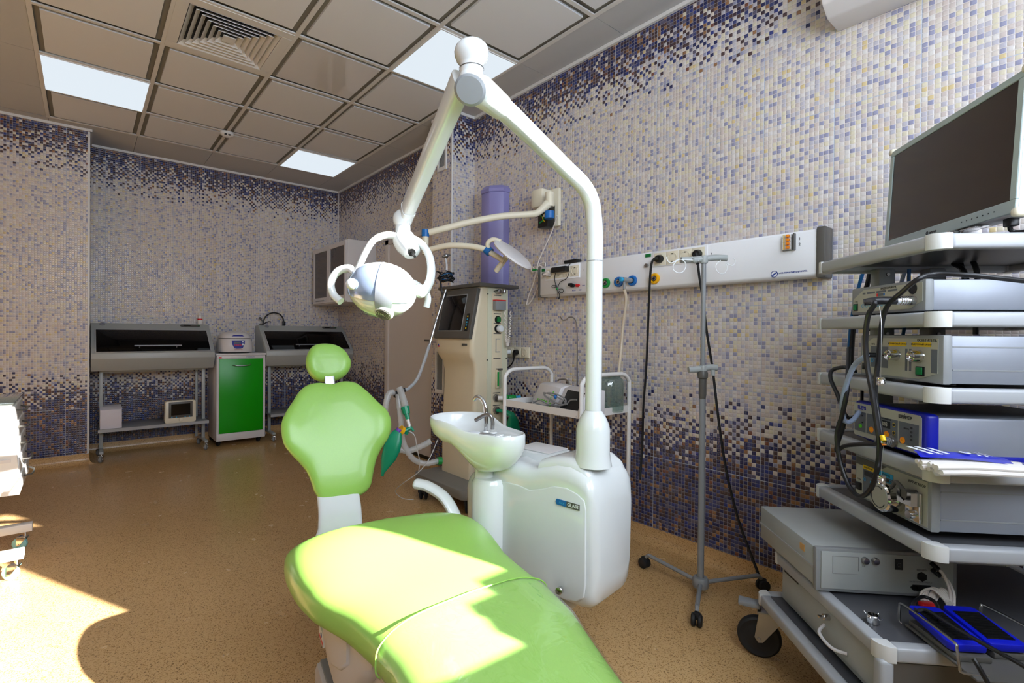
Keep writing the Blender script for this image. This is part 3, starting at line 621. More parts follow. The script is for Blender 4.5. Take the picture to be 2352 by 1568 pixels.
# green test bag and coupling hanging at its right side
o = thing('breathing_bag', 'green rubber bag hanging from the lower port of the cream machine', 'breathing bag', (2.225, 2.50, .517))
def leafbag(pts_c, widths, thick, name, mt, par, side=(1, 0, 0)):
    P = [Vector(p) for p in pts_c]; sd_ = Vector(side); R = []
    for i, p in enumerate(P):
        d = (P[min(len(P)-1, i+1)]-P[max(0, i-1)]).normalized(); n = sd_.cross(d).normalized(); s2 = d.cross(n).normalized()
        R.append([p+s2*widths[i]*math.cos(2*PI*k/16)+n*thick[i]*math.sin(2*PI*k/16)*(1+.25*math.cos(4*PI*k/16)) for k in range(16)])
    return MB().loft(R).build(name, mt, par, 60)
leafbag([(-.03, .08, .105), (.0, .03, .10), (.035, .0, .08), (.05, 0, .03), (.06, 0, -.06), (.07, 0, -.15), (.08, 0, -.19)], [.012, .015, .022, .045, .06, .07, .06], [.012, .014, .02, .028, .022, .01, .006], 'bag', 'teal', o)
o = thing('hose_coupling', 'round green coupling on the upper side port of the cream machine', 'hose coupling', (2.197, 2.57, .705))
MB().cyl((0, 0, 0), (.03, -.02, 0), .016, m=0).cyl((.03, -.02, 0), (.06, -.04, 0), .024, m=1, bev=.004).cyl((.06, -.04, 0), (.11, -.06, 0), .02, m=1, bev=.004).cyl((.11, -.06, 0), (.15, -.06, 0), .014, m=2).build('coupling', ['white2', 'greenp', 'cyan'], o)
# clutter of probes and leads on the tray
o = thing('equipment_leads', 'tangle of black and blue leads on top of the cream machine', 'cable', (1.90, 2.78, 1.48))
m = MB(); random.seed(3)
for k in range(9):
    a0 = random.uniform(0, 6.3); rr = random.uniform(.03, .06); cz = .012+.007*k
    m.tube([(rr*math.cos(a0+t*.35)*(1+.2*math.sin(t)), rr*math.sin(a0+t*.35)-.02, cz+.008*math.sin(t*.9+k)) for t in range(19)], .004, 6, m=1 if k in (2, 6) else 0)
m.tube(spline([(-.03, -.02, .03), (-.07, -.06, .02), (-.085, -.08, -.03), (-.08, -.09, -.08), (-.06, -.09, -.11), (-.045, -.08, -.07)], 5), .006, 8)
m.build('lead_coil', ['cable', 'cableblue'], o)
m = MB(); m.tube(spline([(.0, 0, .05), (.01, 0, .10), (.005, 0, .17)], 5), .005).tube([(.02, 0, .05), (.02, 0, .12), (.008, 0, .17)], .004).sph((.008, 0, .185), .018).cyl((-.02, 0, .175), (.04, 0, .195), .008); m.build('probe', 'steel', o)
# hose support arm with breathing tubes left of the machine
o = thing('hose_support_arm', 'jointed grey metal arm holding the clear breathing tubes beside the cream machine', 'support arm', (1.87, 2.92, 0))
t_ = toloc(o); dd = lambda x, y, d: t_(onD(x, y, d))
m = MB(); m.tube([dd(1024, 665, 3.22), dd(1002, 735, 3.17)], .007).tube([dd(1002, 735, 3.17), dd(984, 800, 3.12)], .008).sph(dd(1002, 735, 3.17), .010); m.build('upper_rod', 'steel', o)
MB().tube(spline([dd(986, 792, 3.12), dd(974, 830, 3.08), dd(958, 870, 3.05), dd(938, 892, 3.02), dd(928, 896, 3.0)], 6), [.010]*20+[.012]*5).build('swan_neck', 'bumper', o)
m = MB(); m.tube([dd(930, 895, 3.0), dd(918, 900, 2.98)], .014).box(Vector(dd(912, 905, 2.98))-Vector((.02, .012, .02)), Vector(dd(912, 905, 2.98))+Vector((.02, .012, .02)), .005); m.build('clip', 'black', o)
o = thing('breathing_circuit', 'clear corrugated tubes and green fittings hanging from the jointed arm', 'breathing circuit', (1.62, 2.6, 0))
t_ = toloc(o)
def corr(pts, r, name, mt='tubeclear'):
    P = spline(pts, 10); R = [r*(1+.09*math.sin(i*2.4)) for i in range(len(P))]; return MB().tube(P, R, 12).build(name, mt, o, 60)
corr([dd(905, 900, 2.97), dd(893, 905, 2.95), dd(886, 930, 2.93), dd(884, 960, 2.93), dd(892, 1000, 2.95), dd(905, 1025, 2.98), dd(935, 1035, 3.0), dd(968, 1024, 3.02), dd(990, 1012, 3.03)], .018, 'inlet_tube')
corr([dd(917, 890, 2.97), dd(926, 915, 2.95), dd(932, 935, 2.93)], .020, 'mask_tube')
corr([dd(914, 905, 2.97), dd(920, 960, 2.95), dd(925, 1010, 2.98), dd(945, 1050, 3.0), dd(975, 1064, 3.02), dd(1008, 1058, 3.05)], .017, 'outlet_tube')
m = MB(); m.tube([dd(930, 934, 2.93), dd(934, 950, 2.92)], [.025, .022]).tube([dd(934, 950, 2.92), dd(937, 963, 2.91)], [.016, .012]); m.build('funnel', 'teal', o)
MB().tube([dd(936, 962, 2.91), dd(941, 980, 2.9)], .010).build('white_joint', 'white2', o)
m = MB(); m.tube([dd(943, 982, 2.9), dd(925, 992, 2.88)], .011).tube([dd(942, 978, 2.9), dd(950, 990, 2.9)], .007).tube([dd(935, 990, 2.9), dd(932, 996, 2.9)], .012); m.build('elbow', 'teal', o)
MB().tube([dd(925, 990, 2.88), dd(919, 986, 2.87)], .026, 20).build('yellow_ring', 'yellow', o)
MB().tube([dd(1005, 1058, 3.05), dd(1014, 1058, 3.06)], .024).build('hose_cuff', 'greenp', o)
m = MB(); m.tube(spline([dd(936, 988, 2.9), dd(952, 1000, 2.9), dd(958, 1030, 2.92), dd(964, 1060, 2.96), dd(962, 1080, 2.98)], 8), .0035, 6); m.build('sampling_line', 'tubeclear', o)
m = MB(); m.tube(spline([dd(1005, 1010, 3.05), dd(985, 1055, 3.0), dd(960, 1085, 2.95), dd(925, 1110, 3.0), dd(908, 1128, 3.2), dd(925, 1144, 3.3), dd(950, 1147, 3.32)], 8), .0028, 6); m.build('thin_line', 'tubeclear', o)
o = thing('reservoir_bag', 'long green breathing bag hanging beside the green backrest', 'breathing bag', (1.5, 2.4, .5)); t_ = toloc(o)
leafbag([dd(917, 986, 2.86), dd(912, 995, 2.86), dd(906, 1010, 2.85), dd(900, 1030, 2.84), dd(892, 1052, 2.83), dd(884, 1072, 2.82), dd(879, 1086, 2.82), dd(878, 1093, 2.82)], [.014, .03, .046, .05, .042, .022, .009, .008], [.012, .02, .028, .03, .022, .012, .006, .005], 'bag', 'teal', o, side=tuple(rt))
MB().tube([dd(918, 985, 2.865), dd(914, 991, 2.86)], .018, 14).build('purple_neck', 'violet', o)
#@WALLTHINGS
# ================================================================ right wall fittings
def grille(loc, h, w_, label, n):
    o = thing('ventilation_grille', label, 'ventilation grille', loc)
    f = MB()
    for a, b in (((0, 0), (.022, h)), ((w_-.022, 0), (w_, h)), ((.022, 0), (w_-.022, .03)), ((.022, h-.03), (w_-.022, h))): f.box((-.012, a[0], a[1]), (0, b[0], b[1]), .002, seg=1)
    f.build('frame', 'trim', o); s_ = MB()
    s_.box((-.004, .02, .02), (-.001, w_-.02, h-.02))
    for k in range(n): yy = .03+(w_-.06)*(k+.5)/n; s_.box((-.010, yy-.003, .03), (-.004, yy+.003, h-.03))
    s_.build('louvres', 'mgrey', o)
grille((XC, 3.225, 2.43), .31, .125, 'upper narrow white grille on the tiled column near the ceiling', 5)
grille((XC, 3.235, .665), .36, .125, 'lower narrow grey grille on the tiled column behind the cream machine', 5)
o = thing('wall_air_purifier', 'tall lilac metal air purifier on the right wall behind the cream machine', 'air purifier', (XW, 2.86, 1.32))
hexp = [(0, -.125), (-.06, -.125), (-.13, -.045), (-.13, .045), (-.06, .125), (0, .125)]
MB().prism(hexp, .0, .86, bev=.004, seg=1).build('housing', 'purple', o, 25)
MB().loft([[(x*1.0, y*1.0, .86) for x, y in hexp], [(x*1.03, y*1.02, .865) for x, y in hexp], [(x*1.03, y*1.02, .885) for x, y in hexp], [(x*.9, y*.85, .91) for x, y in hexp]]).build('end_cap', 'purple', o, 25)
# surgical lamp on double arm
wp = Vector((XW, 2.31, 1.85))
o = thing('examination_lamp', 'cream double-arm surgical lamp on a wall plate with flat round head', 'lamp', (XW, 2.31, 1.85)); t_ = toloc(o)
m = MB(); m.box((-.03, -.085, 0), (0, .085, .25), .008); m.build('wall_plate', 'cream', o)
m = MB(); m.box((-.13, -.03, .12), (-.02, .075, .245), .02); m.build('bracket', 'cream', o)
m = MB(); m.box((-.10, -.055, -.01), (-.028, .035, .135), .006); m.build('exposed_electronics_box', 'black', o)
m = MB(); m.tube(spline([(-.102, -.02, .11), (-.108, .0, .07), (-.106, -.03, .04), (-.108, .01, .02)], 5), .004, 6, m=0).tube(spline([(-.104, -.04, .08), (-.11, -.02, .05), (-.106, -.035, .02)], 5), .003, 6, m=1).sph((-.106, -.03, .06), .008, m=2); m.build('loose_wires', ['greenp', 'ylabel', 'whiteink'], o)
J = onD(1262, 489, 3.16); J0 = t_(J)
m = MB(); m.tube([J0+Vector((0, 0, .13)), J0+Vector((0, 0, .04))], .028, 16); m.tube(spline([t_(onD(1258, 468, 3.16)), t_(onD(1235, 488, 3.15)), t_(onD(1215, 492, 3.15)), t_(onD(1150, 497, 3.14)), t_(onD(1080, 510, 3.13)), t_(onD(1020, 525, 3.12)), t_(onD(985, 534, 3.12))], 6), [.03, .029, .028, .026, .024, .023, .022]+[.021]*30, 14); m.build('upper_arm', 'cream', o)
MB().tube([J0+Vector((0, 0, .01)), J0+Vector((0, 0, -.035))], .031, 18).build('blue_collar', 'blue', o)
K = t_(onD(977, 540, 3.12))
MB().tube([K+Vector((0, 0, .035)), K+Vector((0, 0, -.01))], .024, 16).build('blue_collar', 'blue', o)
m = MB(); m.tube([K+Vector((0, 0, -.01)), K+Vector((0, 0, -.12))], .021, 16).tube(spline([K+Vector((0, 0, -.105)), t_(onD(992, 572, 3.10)), t_(onD(1030, 564, 3.06)), t_(onD(1075, 565, 3.03)), t_(onD(1110, 571, 3.0)), t_(onD(1121, 574, 3.0))], 6), .018, 14); m.build('lower_arm', 'cream', o)
MB().tube([t_(onD(1118, 572, 3.0)), t_(onD(1126, 580, 2.99))], .028, 16).build('blue_collar', 'blue', o)
m = MB(); m.tube(spline([t_(onD(1126, 580, 2.99)), t_(onD(1120, 560, 2.98)), t_(onD(1132, 550, 2.97)), t_(onD(1150, 555, 2.96))], 6), .014, 12).tube(spline([t_(onD(1126, 580, 2.99)), t_(onD(1140, 588, 2.98)), t_(onD(1158, 600, 2.97))], 6), .016, 12); m.build('yoke', 'cream', o)
hc = t_(onD(1178, 583, 2.96)); ax = (t_(onD(1220, 614, 2.96))-t_(onD(1138, 551, 2.96))).normalized(); nz_ = ax.cross(Vector(fw)).normalized(); nz_ = (nz_*.93-Vector(fw)*.37).normalized(); ay = nz_.cross(ax).normalized()
X = axes(hc, ax, ay, nz_)
MB().lathe([(0, .016), (.10, .014), (.13, .006), (.137, -.004), (.13, -.013), (.10, -.018), (0, -.02)], X, 36).build('lamp_head', 'lilacwhite', o)
sg = 1 if (X.to_3x3() @ Vector((0, 0, 1))).z < 0 else -1
m = MB(); m.cyl(X @ Vector((-.02, 0, sg*.01)), X @ Vector((-.02, 0, sg*.035)), .024).cyl(X @ Vector((-.02, 0, sg*.035)), X @ Vector((-.02, 0, sg*.15)), .018, .016, bev=.004); m.build('handle', 'cream', o)
# white flex from the lamp box to the supply rail
o = thing('lamp_flex', 'thin white flex hanging from the surgical lamp box to the supply rail', 'cable', (XW-.02, 2.33, 1.35)); t_ = toloc(o); wv = lambda x, y, q=.03: t_(onX(x, y, XW-q))
m = MB(); m.tube(spline([wv(1280, 495, .08), wv(1268, 530, .04), wv(1250, 570), wv(1237, 600), wv(1232, 622), wv(1225, 650), wv(1214, 680), wv(1210, 700), wv(1222, 688), wv(1235, 660), wv(1248, 634, .09), wv(1262, 627, .115)], 8), .0045, 8)
m.tube(spline([wv(1228, 618), wv(1220, 612), wv(1222, 624), wv(1233, 620), wv(1240, 606), wv(1252, 603), wv(1250, 615), wv(1240, 610), wv(1232, 618), wv(1234, 634), wv(1240, 640)], 6), .0035, 8)
m.build('flex', 'cablewhite', o); MB().box(Vector(wv(1229, 620))-Vector((.01, .02, .004)), Vector(wv(1229, 620))+Vector((.01, .02, .006)), .002).build('green_tie', 'greenp', o)
# medical supply rail
RX = XW-.08
o = thing('medical_supply_rail', 'long white bedhead supply rail with sockets and gas outlets on the right wall', 'supply rail', (XW, .745, 1.387))
R0 = (1.387, .745)
L = 2.338-.745
prof = [(0, 0), (-.065, 0), (-.08, .012), (-.08, .19), (-.072, .198), (0, .198)]
M['railwhite'] = mat('rail_white_lacquer', '#eff0f2', .3, var=.01)
MB().prism(prof, 0, L, axes((0, L, 0), (1, 0, 0), (0, 0, 1), (0, -1, 0)), bev=.003, seg=1).build('housing', 'railwhite', o)
MB().box((-.088, -.034, -.006), (0, 0, .204), .006).build('end_cap', 'dgrey', o)
MB().box((-.086, L, -.003), (0, L+.014, .2), .004).build('end_cap', 'dgrey', o)
def P(y, z): return (y-.745, z-1.387)
FX = -.0805
XF = lambda y, z, q=0: axes((FX-q, *P(y, z)), (0, -1, 0), (0, 0, 1), (-1, 0, 0))
def socket(y, z, par=o, s=.034, xf=None):
    X = xf or XF(y, z); m = MB(); m.box((-s, -s, -.002), (s, s, .005), .002, X=X, m=0)
    m.lathe([(0, .0012), (.021, .0012), (.0225, .0065), (.026, .0065), (.0265, .005)], X, 24, m=0)
    for sx in (-.009, .009): m.cyl(X @ Vector((sx, 0, .001)), X @ Vector((sx, 0, .0018)), .003, seg=8, m=1)
    for sy in (-.0195, .0195): m.box((-.004, sy-.003, .001), (.004, sy+.003, .005), X=X, m=2)
    return m.build('socket', ['cream', 'ink', 'steel'], par)
MB().box((-.0845, *P(1.205, 1.50)), (-.079, *P(1.50, 1.58)), .002).build('socket_panel', 'railwhite', o)
MB().box((-.0845, *P(1.998, 1.488)), (-.079, *P(2.29, 1.578)), .002).build('socket_panel', 'railwhite', o)
for y in (1.457, 1.388, 1.318, 1.250): socket(y, 1.5385)
for y in (2.243, 2.173, 2.103, 2.037): socket(y, 1.532)
def plate(y0, z0, y1, z1, name, mt, q=.002): return MB().box((FX-q, *P(y0, z0)), (FX+.001, *P(y1, z1)), .0006, seg=1).build(name, mt, o)
plate(1.512, 1.558, 1.545, 1.575, 'indicator', 'ledgreen', .004); plate(2.29, 1.552, 2.32, 1.57, 'indicator', 'ledgreen', .004)
m = MB(); m.cyl((FX, *P(1.536, 1.513)), (FX-.012, *P(1.536, 1.513)), .010).cyl((FX, *P(2.30, 1.535)), (FX-.012, *P(2.30, 1.535)), .010); parts(m, 'earth_pin', 'steel', o)
m = MB()
for y in (1.457, 1.388, 1.318, 1.250): m.text('220 V', XF(y, 1.5765), .008)
for y in (2.243, 2.173, 2.103, 2.037): m.text('220 V', XF(y, 1.570), .008)
m.text('RS232', XF(2.045, 1.412), .011).text('NET', XF(1.995, 1.412), .011).text('CALL', XF(1.968, 1.437), .011)
m.build('socket_lettering', 'blueink', o)
m = MB(); m.text('1', XF(.808, 1.551), .016).text('2', XF(.808, 1.528), .016).text('2', XF(1.186, 1.532), .016).text('1', XF(1.975, 1.532), .016); m.build('number_labels', 'ink', o)
m = MB(); m.lathe([(.012, .0), (.0145, .001), (.012, .001)], XF(.905, 1.411), 24).prism([(-.006, -.009), (.010, .004), (.009, .009), (.001, .004), (-.010, -.004)], 0, .001, XF(.905, 1.411)).text('ООО', XF(.8875, 1.4115), .0062).text('АЛЬТЕРНАТИВНАЯ', XF(.8455, 1.4125), .0080, bold=.0003).text('НАУКА', XF(.792, 1.4135), .0085, bold=.0003); m.build('maker_lettering', 'blueink', o)
# breakers
m = MB(); m.box((FX-.004, *P(.822, 1.505)), (FX, *P(.872, 1.575)), .002, m=1)
for k in range(4): z0 = 1.5085+.0162*k; m.box((FX-.02, *P(.835, z0)), (FX, *P(.868, z0+.0155)), .001, m=0).box((FX-.034, *P(.838, z0+.002)), (FX-.018, *P(.850, z0+.0135)), .002, m=2)
m.box((FX-.022, *P(.822, 1.505)), (FX, *P(.826, 1.575)), m=3).box((FX-.0205, *P(.859, 1.509)), (FX-.019, *P(.863, 1.572)), m=4); m.build('circuit_breakers', ['white2', 'mgrey', 'orange', 'dgrey', 'ylabel'], o)
for y, c, nm in ((1.803, 'greenp', 'gas_outlet'), (1.713, 'blue', 'gas_outlet'), (1.625, 'blue', 'gas_outlet'), (1.488, 'yellow', 'gas_outlet')):
    m = MB(); X = XF(y, 1.439); m.lathe([(.015, .012), (.021, .014), (.027, .012), (.029, .004), (.029, 0), (.015, 0)], X, 28, m=0).lathe([(0, .004), (.006, .004), (.007, .012), (.012, .013), (.015, .008), (.015, 0)], X, 20, m=1).cyl(X @ Vector((0, 0, .001)), X @ Vector((0, 0, .005)), .006, m=2); m.build(nm, [c, 'steel', 'ink'], o)
m = MB(); X = XF(2.05, 1.443); m.cyl(X @ Vector((0, 0, 0)), X @ Vector((0, 0, .02)), .012, m=0).box((-.022, -.004, .012), (.006, .014, .026), .003, X=X, m=0); X = XF(2.012, 1.440); m.cyl(X @ Vector((0, 0, 0)), X @ Vector((0, 0, .016)), .010, m=1).box((-.002, -.005, .010), (.024, .005, .02), .002, X=X, m=1); parts(m, 'call_plug', ['black', 'red'], o)
RAIL = o
# gas probe with hose to the jar
o = thing('suction_hose', 'beige hose with blue-tipped probe running from the right blue gas outlet to the glass jar', 'hose', (XW-.1, 1.64, .7)); t_ = toloc(o)
a = onX(1452, 645, XW-.09)
m = MB(); m.cyl(t_((XW-.095, 1.625, 1.439)), t_((XW-.15, 1.64, 1.441)), .014, m=0).cyl(t_((XW-.15, 1.64, 1.441)), t_((XW-.165, 1.645, 1.442)), .013, m=1, bev=.003).cyl(t_((XW-.14, 1.637, 1.44)), t_((XW-.14, 1.637, 1.39)), .007, m=0); m.build('probe', ['mgrey', 'cyan'], o)
w2 = lambda x, y, q: t_(onX(x, y, XW-q))
MB().tube(spline([t_((XW-.14, 1.637, 1.39)), w2(1438, 690, .12), w2(1431, 750, .11), w2(1427, 800, .12), w2(1423, 838, .16), w2(1420, 862, .2)], 8), .008, 10).build('hose', 'hose', o)
# plugs with cables
def plug_cable(label, y, z, pts, big=True, cab='cable', r=.006, name='power_cable', mt='black'):
    o = thing(name, label, 'power cable', (XW-.1, y, z)); t_ = toloc(o)
    m = MB(); m.cyl(t_((XW-.082, y, z)), t_((XW-.11, y, z)), .022, .019, m=0, bev=.003)
    m.tube([t_((XW-.105, y, z)), t_(pts[0])], [.013, .008], 10, m=0); m.build('plug', mt, o)
    MB().tube(spline([t_(pts[0])]+[t_(p) for p in pts[1:]], 8), r, 8).build('cord', cab, o)
w3 = lambda x, y, q: onX(x, y, XW-q)
plug_cable('black power cable running from a rail socket down behind the white dental unit', 1.457, 1.538, [w3(1500, 596, .12), w3(1495, 615, .12), w3(1491, 680, .10), w3(1488, 760, .05), w3(1484, 850, .03), w3(1478, 930, .03), w3(1476, 1000, .03), w3(1473, 1055, .05), w3(1470, 1100, .1)])
plug_cable('black power cable running from the rail past the drip stand to the floor', 1.250, 1.5385, [w3(1603, 606, .12), w3(1607, 640, .11), w3(1615, 690, .10), w3(1623, 760, .09), w3(1637, 850, .06), w3(1650, 960, .06), w3(1668, 1080, .06), w3(1695, 1190, .05), w3(1720, 1260, .05), w3(1742, 1318, .06)])
# small black adapters on the rail
o = thing('plug_adapter', 'black charger box on the rail, lead tied in a bow with green clip', 'charger', (XW-.1, 2.13, 1.53)); t_ = toloc(o)
MB().box(t_((XW-.125, 2.078, 1.53)), t_((XW-.084, 2.20, 1.565)), .006).build('body', 'black', o)
q = lambda x, y, k=.09: t_(onX(1230+x*.08293, 590+y*.08293, XW-k))
m = MB(); m.tube(spline([q(555, 440, .1), q(530, 600), q(560, 770), q(600, 850)], 6), .0022, 6).tube(spline([q(975, 160, .085), q(915, 270, .1), q(935, 420, .12), q(850, 600), q(690, 690), q(620, 830)], 6), .0022, 6)
m.tube(spline([q(580, 800), q(500, 780), q(455, 815), q(480, 850), q(560, 830)], 5), .002, 6).tube(spline([q(640, 890), q(740, 885), q(775, 940), q(720, 990), q(650, 940)], 5), .002, 6).tube(spline([q(610, 920), q(620, 1060), q(640, 1165), q(668, 1080), q(640, 960)], 5), .0028, 6).tube([q(570, 780), q(600, 920)], .005, 6); m.build('tied_lead', 'cable', o)
MB().sph(q(597, 875, .094), .006).build('green_clip', 'greenp', o)
o = thing('power_brick', 'flat black adapter lying on top of the supply rail', 'charger', (XW-.04, 2.09, 1.586))
MB().box((-.03, -.055, 0), (.02, .05, .022), .005).build('body', 'black', o)
# white plug of the flex
o = thing('white_plug', 'white plug in the leftmost socket of the rail', 'plug', (XW-.085, 2.243, 1.532))
MB().cyl((0, 0, 0), (-.03, 0, 0), .019, .016, bev=.003).tube([(-.02, 0, 0), (-.03, .03, -.005)], [.011, .006], 10).build('plug', 'cablewhite', o)
# double wall socket beside the dialysis machine
o = thing('wall_socket_strip', 'cream triple wall socket beside the cream machine with a black plug in it', 'wall socket', (XW, 2.62, 1.01))
MB().box((-.012, -.115, -.04), (0, .125, .04), .003).build('plate', 'cream', o)
for y in (-.073, .003, .08): socket(0, 0, o, .033, axes((-.0121, y, 0), (0, -1, 0), (0, 0, 1), (-1, 0, 0)))
o = thing('machine_power_cable', 'black plug and short cable from the low wall socket into the cream machine', 'power cable', (XW-.02, 2.62, 1.01))
MB().cyl((0, 0, 0), (-.03, 0, 0), .020, .017, bev=.003).tube([(-.025, 0, .0), (-.03, 0, -.035)], [.014, .008], 10).build('plug', 'black', o)
MB().tube(spline([(-.03, 0, -.03), (-.032, .01, -.07), (-.035, .05, -.105), (-.05, .10, -.12)], 6), .005, 8).build('cord', 'cable', o)
o = thing('white_socket_plug', 'white round plug in the low wall socket next to the black one', 'plug', (XW-.013, 2.70, 1.01))
MB().cyl((0, 0, 0), (-.045, .02, 0), .019, .014, bev=.003).build('plug', 'whiteink', o)
o = thing('wall_hook', 'tiny round white knob on the tiles above the low wall socket', 'wall hook', (XW, *onX(1166, 685, XW)[1:]))
MB().cyl((0, 0, 0), (-.012, 0, 0), .005, bev=.001).cyl((-.012, 0, 0), (-.022, 0, 0), .012, bev=.003).build('knob', 'whiteink', o)
o = thing('drip_hook', 'thin grey wire hook standing behind the white trolley table', 'hook', (XW-.04, onX(1325, 800, XW-.04).y, .8)); t_ = toloc(o); w4 = lambda x, y: t_(onX(x, y, XW-.04))
MB().tube(spline([w4(1287, 727), w4(1292, 735), w4(1300, 734), w4(1308, 728), w4(1318, 731), w4(1325, 750), w4(1326, 800), w4(1326, 860), w4(1326, 888)], 6), .004, 8).build('wire', 'steel', o)
#@CHAIR
# ================================================================ dental chair
CO = Vector((.68, 1.0, 0)); CA = math.radians(11)
ah = Vector((math.sin(CA), math.cos(CA), 0)); bh = Vector((math.cos(CA), -math.sin(CA), 0))
o = thing('dental_chair', 'large green upholstered dental chair with white underframe in the foreground', 'dental chair', CO, -CA)
def lc(P): r = Vector(P)-CO; return Vector((r.dot(bh), r.dot(ah), r.z))
SEC = [(.470, .25, .490, .06), (.469, .275, .515, .09), (.460, .30, .535, .12), (.435, .312, .546, .136), (.36, .313, .552, .142), (.27, .303, .549, .142), (.17, .280, .540, .136), (.07, .255, .530, .13), (-.03, .243, .520, .124), (-.14, .232, .506, .118), (-.3, .213, .480, .11), (-.5, .20, .442, .10), (-.75, .19, .40, .09), (-.95, .175, .37, .085), (-1.02, .14, .355, .06)]
CXY = [(-2, .05), (-.5, .05), (-.3, .058), (-.14, .068), (-.03, .058), (.07, .035), (.17, .006), (.25, 0), (2, 0)]
def itp(T, y):
    for (a, b), (c, d) in zip(T, T[1:]):
        if a <= y <= c: return b+(d-b)*(y-a)/(c-a)
    return T[-1][1]
def seat_ring(y, w, zc, th, off=0, n=40, top=False):
    out = []; rng = range(n) if not top else range(-3, n//2+4)
    for k in rng:
        a = 2*PI*k/n; c, s_ = math.cos(a), math.sin(a)
        x = (w+off)*math.copysign(abs(c)**.45, c); z = math.copysign(abs(s_)**.5, s_)*(th/2+off)
        u = x/w; crown = .024*u*u+.008*abs(u)**4
        dish = -.010*math.exp(-((y-.2)/.18)**2)*(1-u*u)
        out.append((x+itp(CXY, y), y, zc-th/2+z-(crown if s_ > 0 else crown*.6)+(dish if s_ > 0 else 0)))
    return out
def dens(S, n=3):
    out = []
    P = spline([Vector((a[0], a[1], a[2])) for a in S], n); Q = spline([Vector((a[3], 0, 0)) for a in S], n)
    return [(p.x, p.y, p.z, q.x) for p, q in zip(P, Q)]
DS = dens(SEC); MB().loft([seat_ring(*q) for q in DS]).build('seat_cushion', 'green', o, 70)
cov = [q for q in DS if q[0] < -.045]; rows = []
for i, q in enumerate(cov):
    r = seat_ring(q[0], q[1], q[2], q[3], .0045, 40, True)
    if i == 0: r = [(x, y+.012+.022*(x/.2)-.012*(1-abs(x)/.22), z+.004) for x, y, z in r]
    rows.append(r)
rows = [[Vector(p)+Vector((0, 0, .0025*noise.noise(Vector(p)*14))) for p in r] for r in rows]
cv = MB().sheet(rows).build('leg_rest_cover', 'clear', o, 70)
cv['label'] = 'clear plastic protective sheet'
MB().tube([Vector(p)+Vector((0, 0, .001)) for p in rows[0]], .0022, 6).build('cover_edge', 'green', o)
def puff(outline, O, U, V, N, f, b, name, mt, par, curl=0, n=4):
    c = [sum(p[0] for p in outline)/len(outline), sum(p[1] for p in outline)/len(outline)]
    P = spline([Vector((p[0], p[1], 0)) for p in outline], n, closed=True); rings = []
    lev = [(1, 0)]+[(.995-.0*k, 0) for k in ()]
    prof = [(.02, f), (.3, f), (.6, f*.97), (.78, f*.9), (.89, f*.76), (.955, f*.54), (.99, f*.26), (1, 0), (.992, -b*.3), (.965, -b*.62), (.91, -b*.88), (.82, -b), (.5, -b), (.02, -b)]
    for s_, h_ in prof:
        r = []
        for p in P:
            x, y = c[0]+(p.x-c[0])*s_, c[1]+(p.y-c[1])*s_
            r.append(O+U*x+V*y+N*(h_+curl*x*x))
        rings.append(r)
    return MB().loft(rings).build(name, mt, par, 70)
phi = math.radians(20); V = ah*math.sin(phi)+Vector((0, 0, math.cos(phi))); N = bh.cross(V)
loc3 = lambda v: Vector((v.dot(bh), v.dot(ah), v.z))
backo = [(-0.004, 0.219), (0.048, 0.229), (0.099, 0.221), (0.143, 0.184), (0.192, 0.127), (0.229, 0.084), (0.241, 0.029), (0.225, -0.029), (0.187, -0.077), (0.163, -0.119), (0.146, -0.167), (0.132, -0.215), (0.108, -0.242), (0.07, -0.255), (0.009, -0.261), (-0.05, -0.256), (-0.078, -0.245), (-0.097, -0.217), (-0.109, -0.178), (-0.125, -0.135), (-0.152, -0.097), (-0.184, -0.058), (-0.208, -0.02), (-0.216, 0.028), (-0.213, 0.07), (-0.193, 0.112), (-0.165, 0.154), (-0.14, 0.191), (-0.103, 0.219), (-0.054, 0.227)]
BO = lc((.809, 1.973, .715))
puff([(x*.97+.002, y*.99+.002) for x, y in backo], BO, loc3(bh), loc3(V), loc3(N), .030, .035, 'backrest', 'green', o, curl=.35)
phi2 = math.radians(15); V2 = ah*math.sin(phi2)+Vector((0, 0, math.cos(phi2))); N2 = bh.cross(V2)
heado = [(-0.012, 0.104), (0.037, 0.097), (0.077, 0.072), (0.102, 0.029), (0.106, 0.001), (0.092, -0.034), (0.057, -0.064), (0.003, -0.078), (-0.048, -0.07), (-0.079, -0.046), (-0.096, -0.008), (-0.097, 0.032), (-0.081, 0.073), (-0.055, 0.097)]
HO = lc((.842, 2.141, .992))
puff([(x*.95, y*.95+.002) for x, y in heado], HO, loc3(bh), loc3(V2), loc3(N2), .035, .03, 'headrest', 'green', o, curl=.5)
b1 = BO+loc3(V)*.2-loc3(N)*.045; m = MB(); m.box((-.022, -.006, -.02), (.022, .006, .16), .004, X=axes(b1, loc3(bh), loc3(N), loc3(V))); m.build('headrest_bracket', 'steel', o)
# white back plate: a curved band from behind the backrest down under the seat
cpts = [BO+loc3(V)*.02-loc3(N)*.05, BO-loc3(V)*.12-loc3(N)*.052, lc(onD(780, 1160, 1.95)), lc(onD(782, 1205, 1.86)), lc(onD(785, 1250, 1.74)), Vector((.0, .42, .36)), Vector((0, .25, .33))]
m = MB(); R = []
for i, p in enumerate(spline(cpts, 6)):
    q = spline(cpts, 6); d = (q[min(len(q)-1, i+1)]-q[max(0, i-1)]).normalized(); n_ = d.cross(Vector((1, 0, 0))).normalized(); hw = .082
    R.append([p+Vector((hw*math.copysign(abs(math.cos(2*PI*k/20))**.35, math.cos(2*PI*k/20)), 0, 0))+n_*(.018*math.copysign(abs(math.sin(2*PI*k/20))**.6, math.sin(2*PI*k/20))) for k in range(20)])
m.loft(R).build('back_plate', 'white', o, 50)
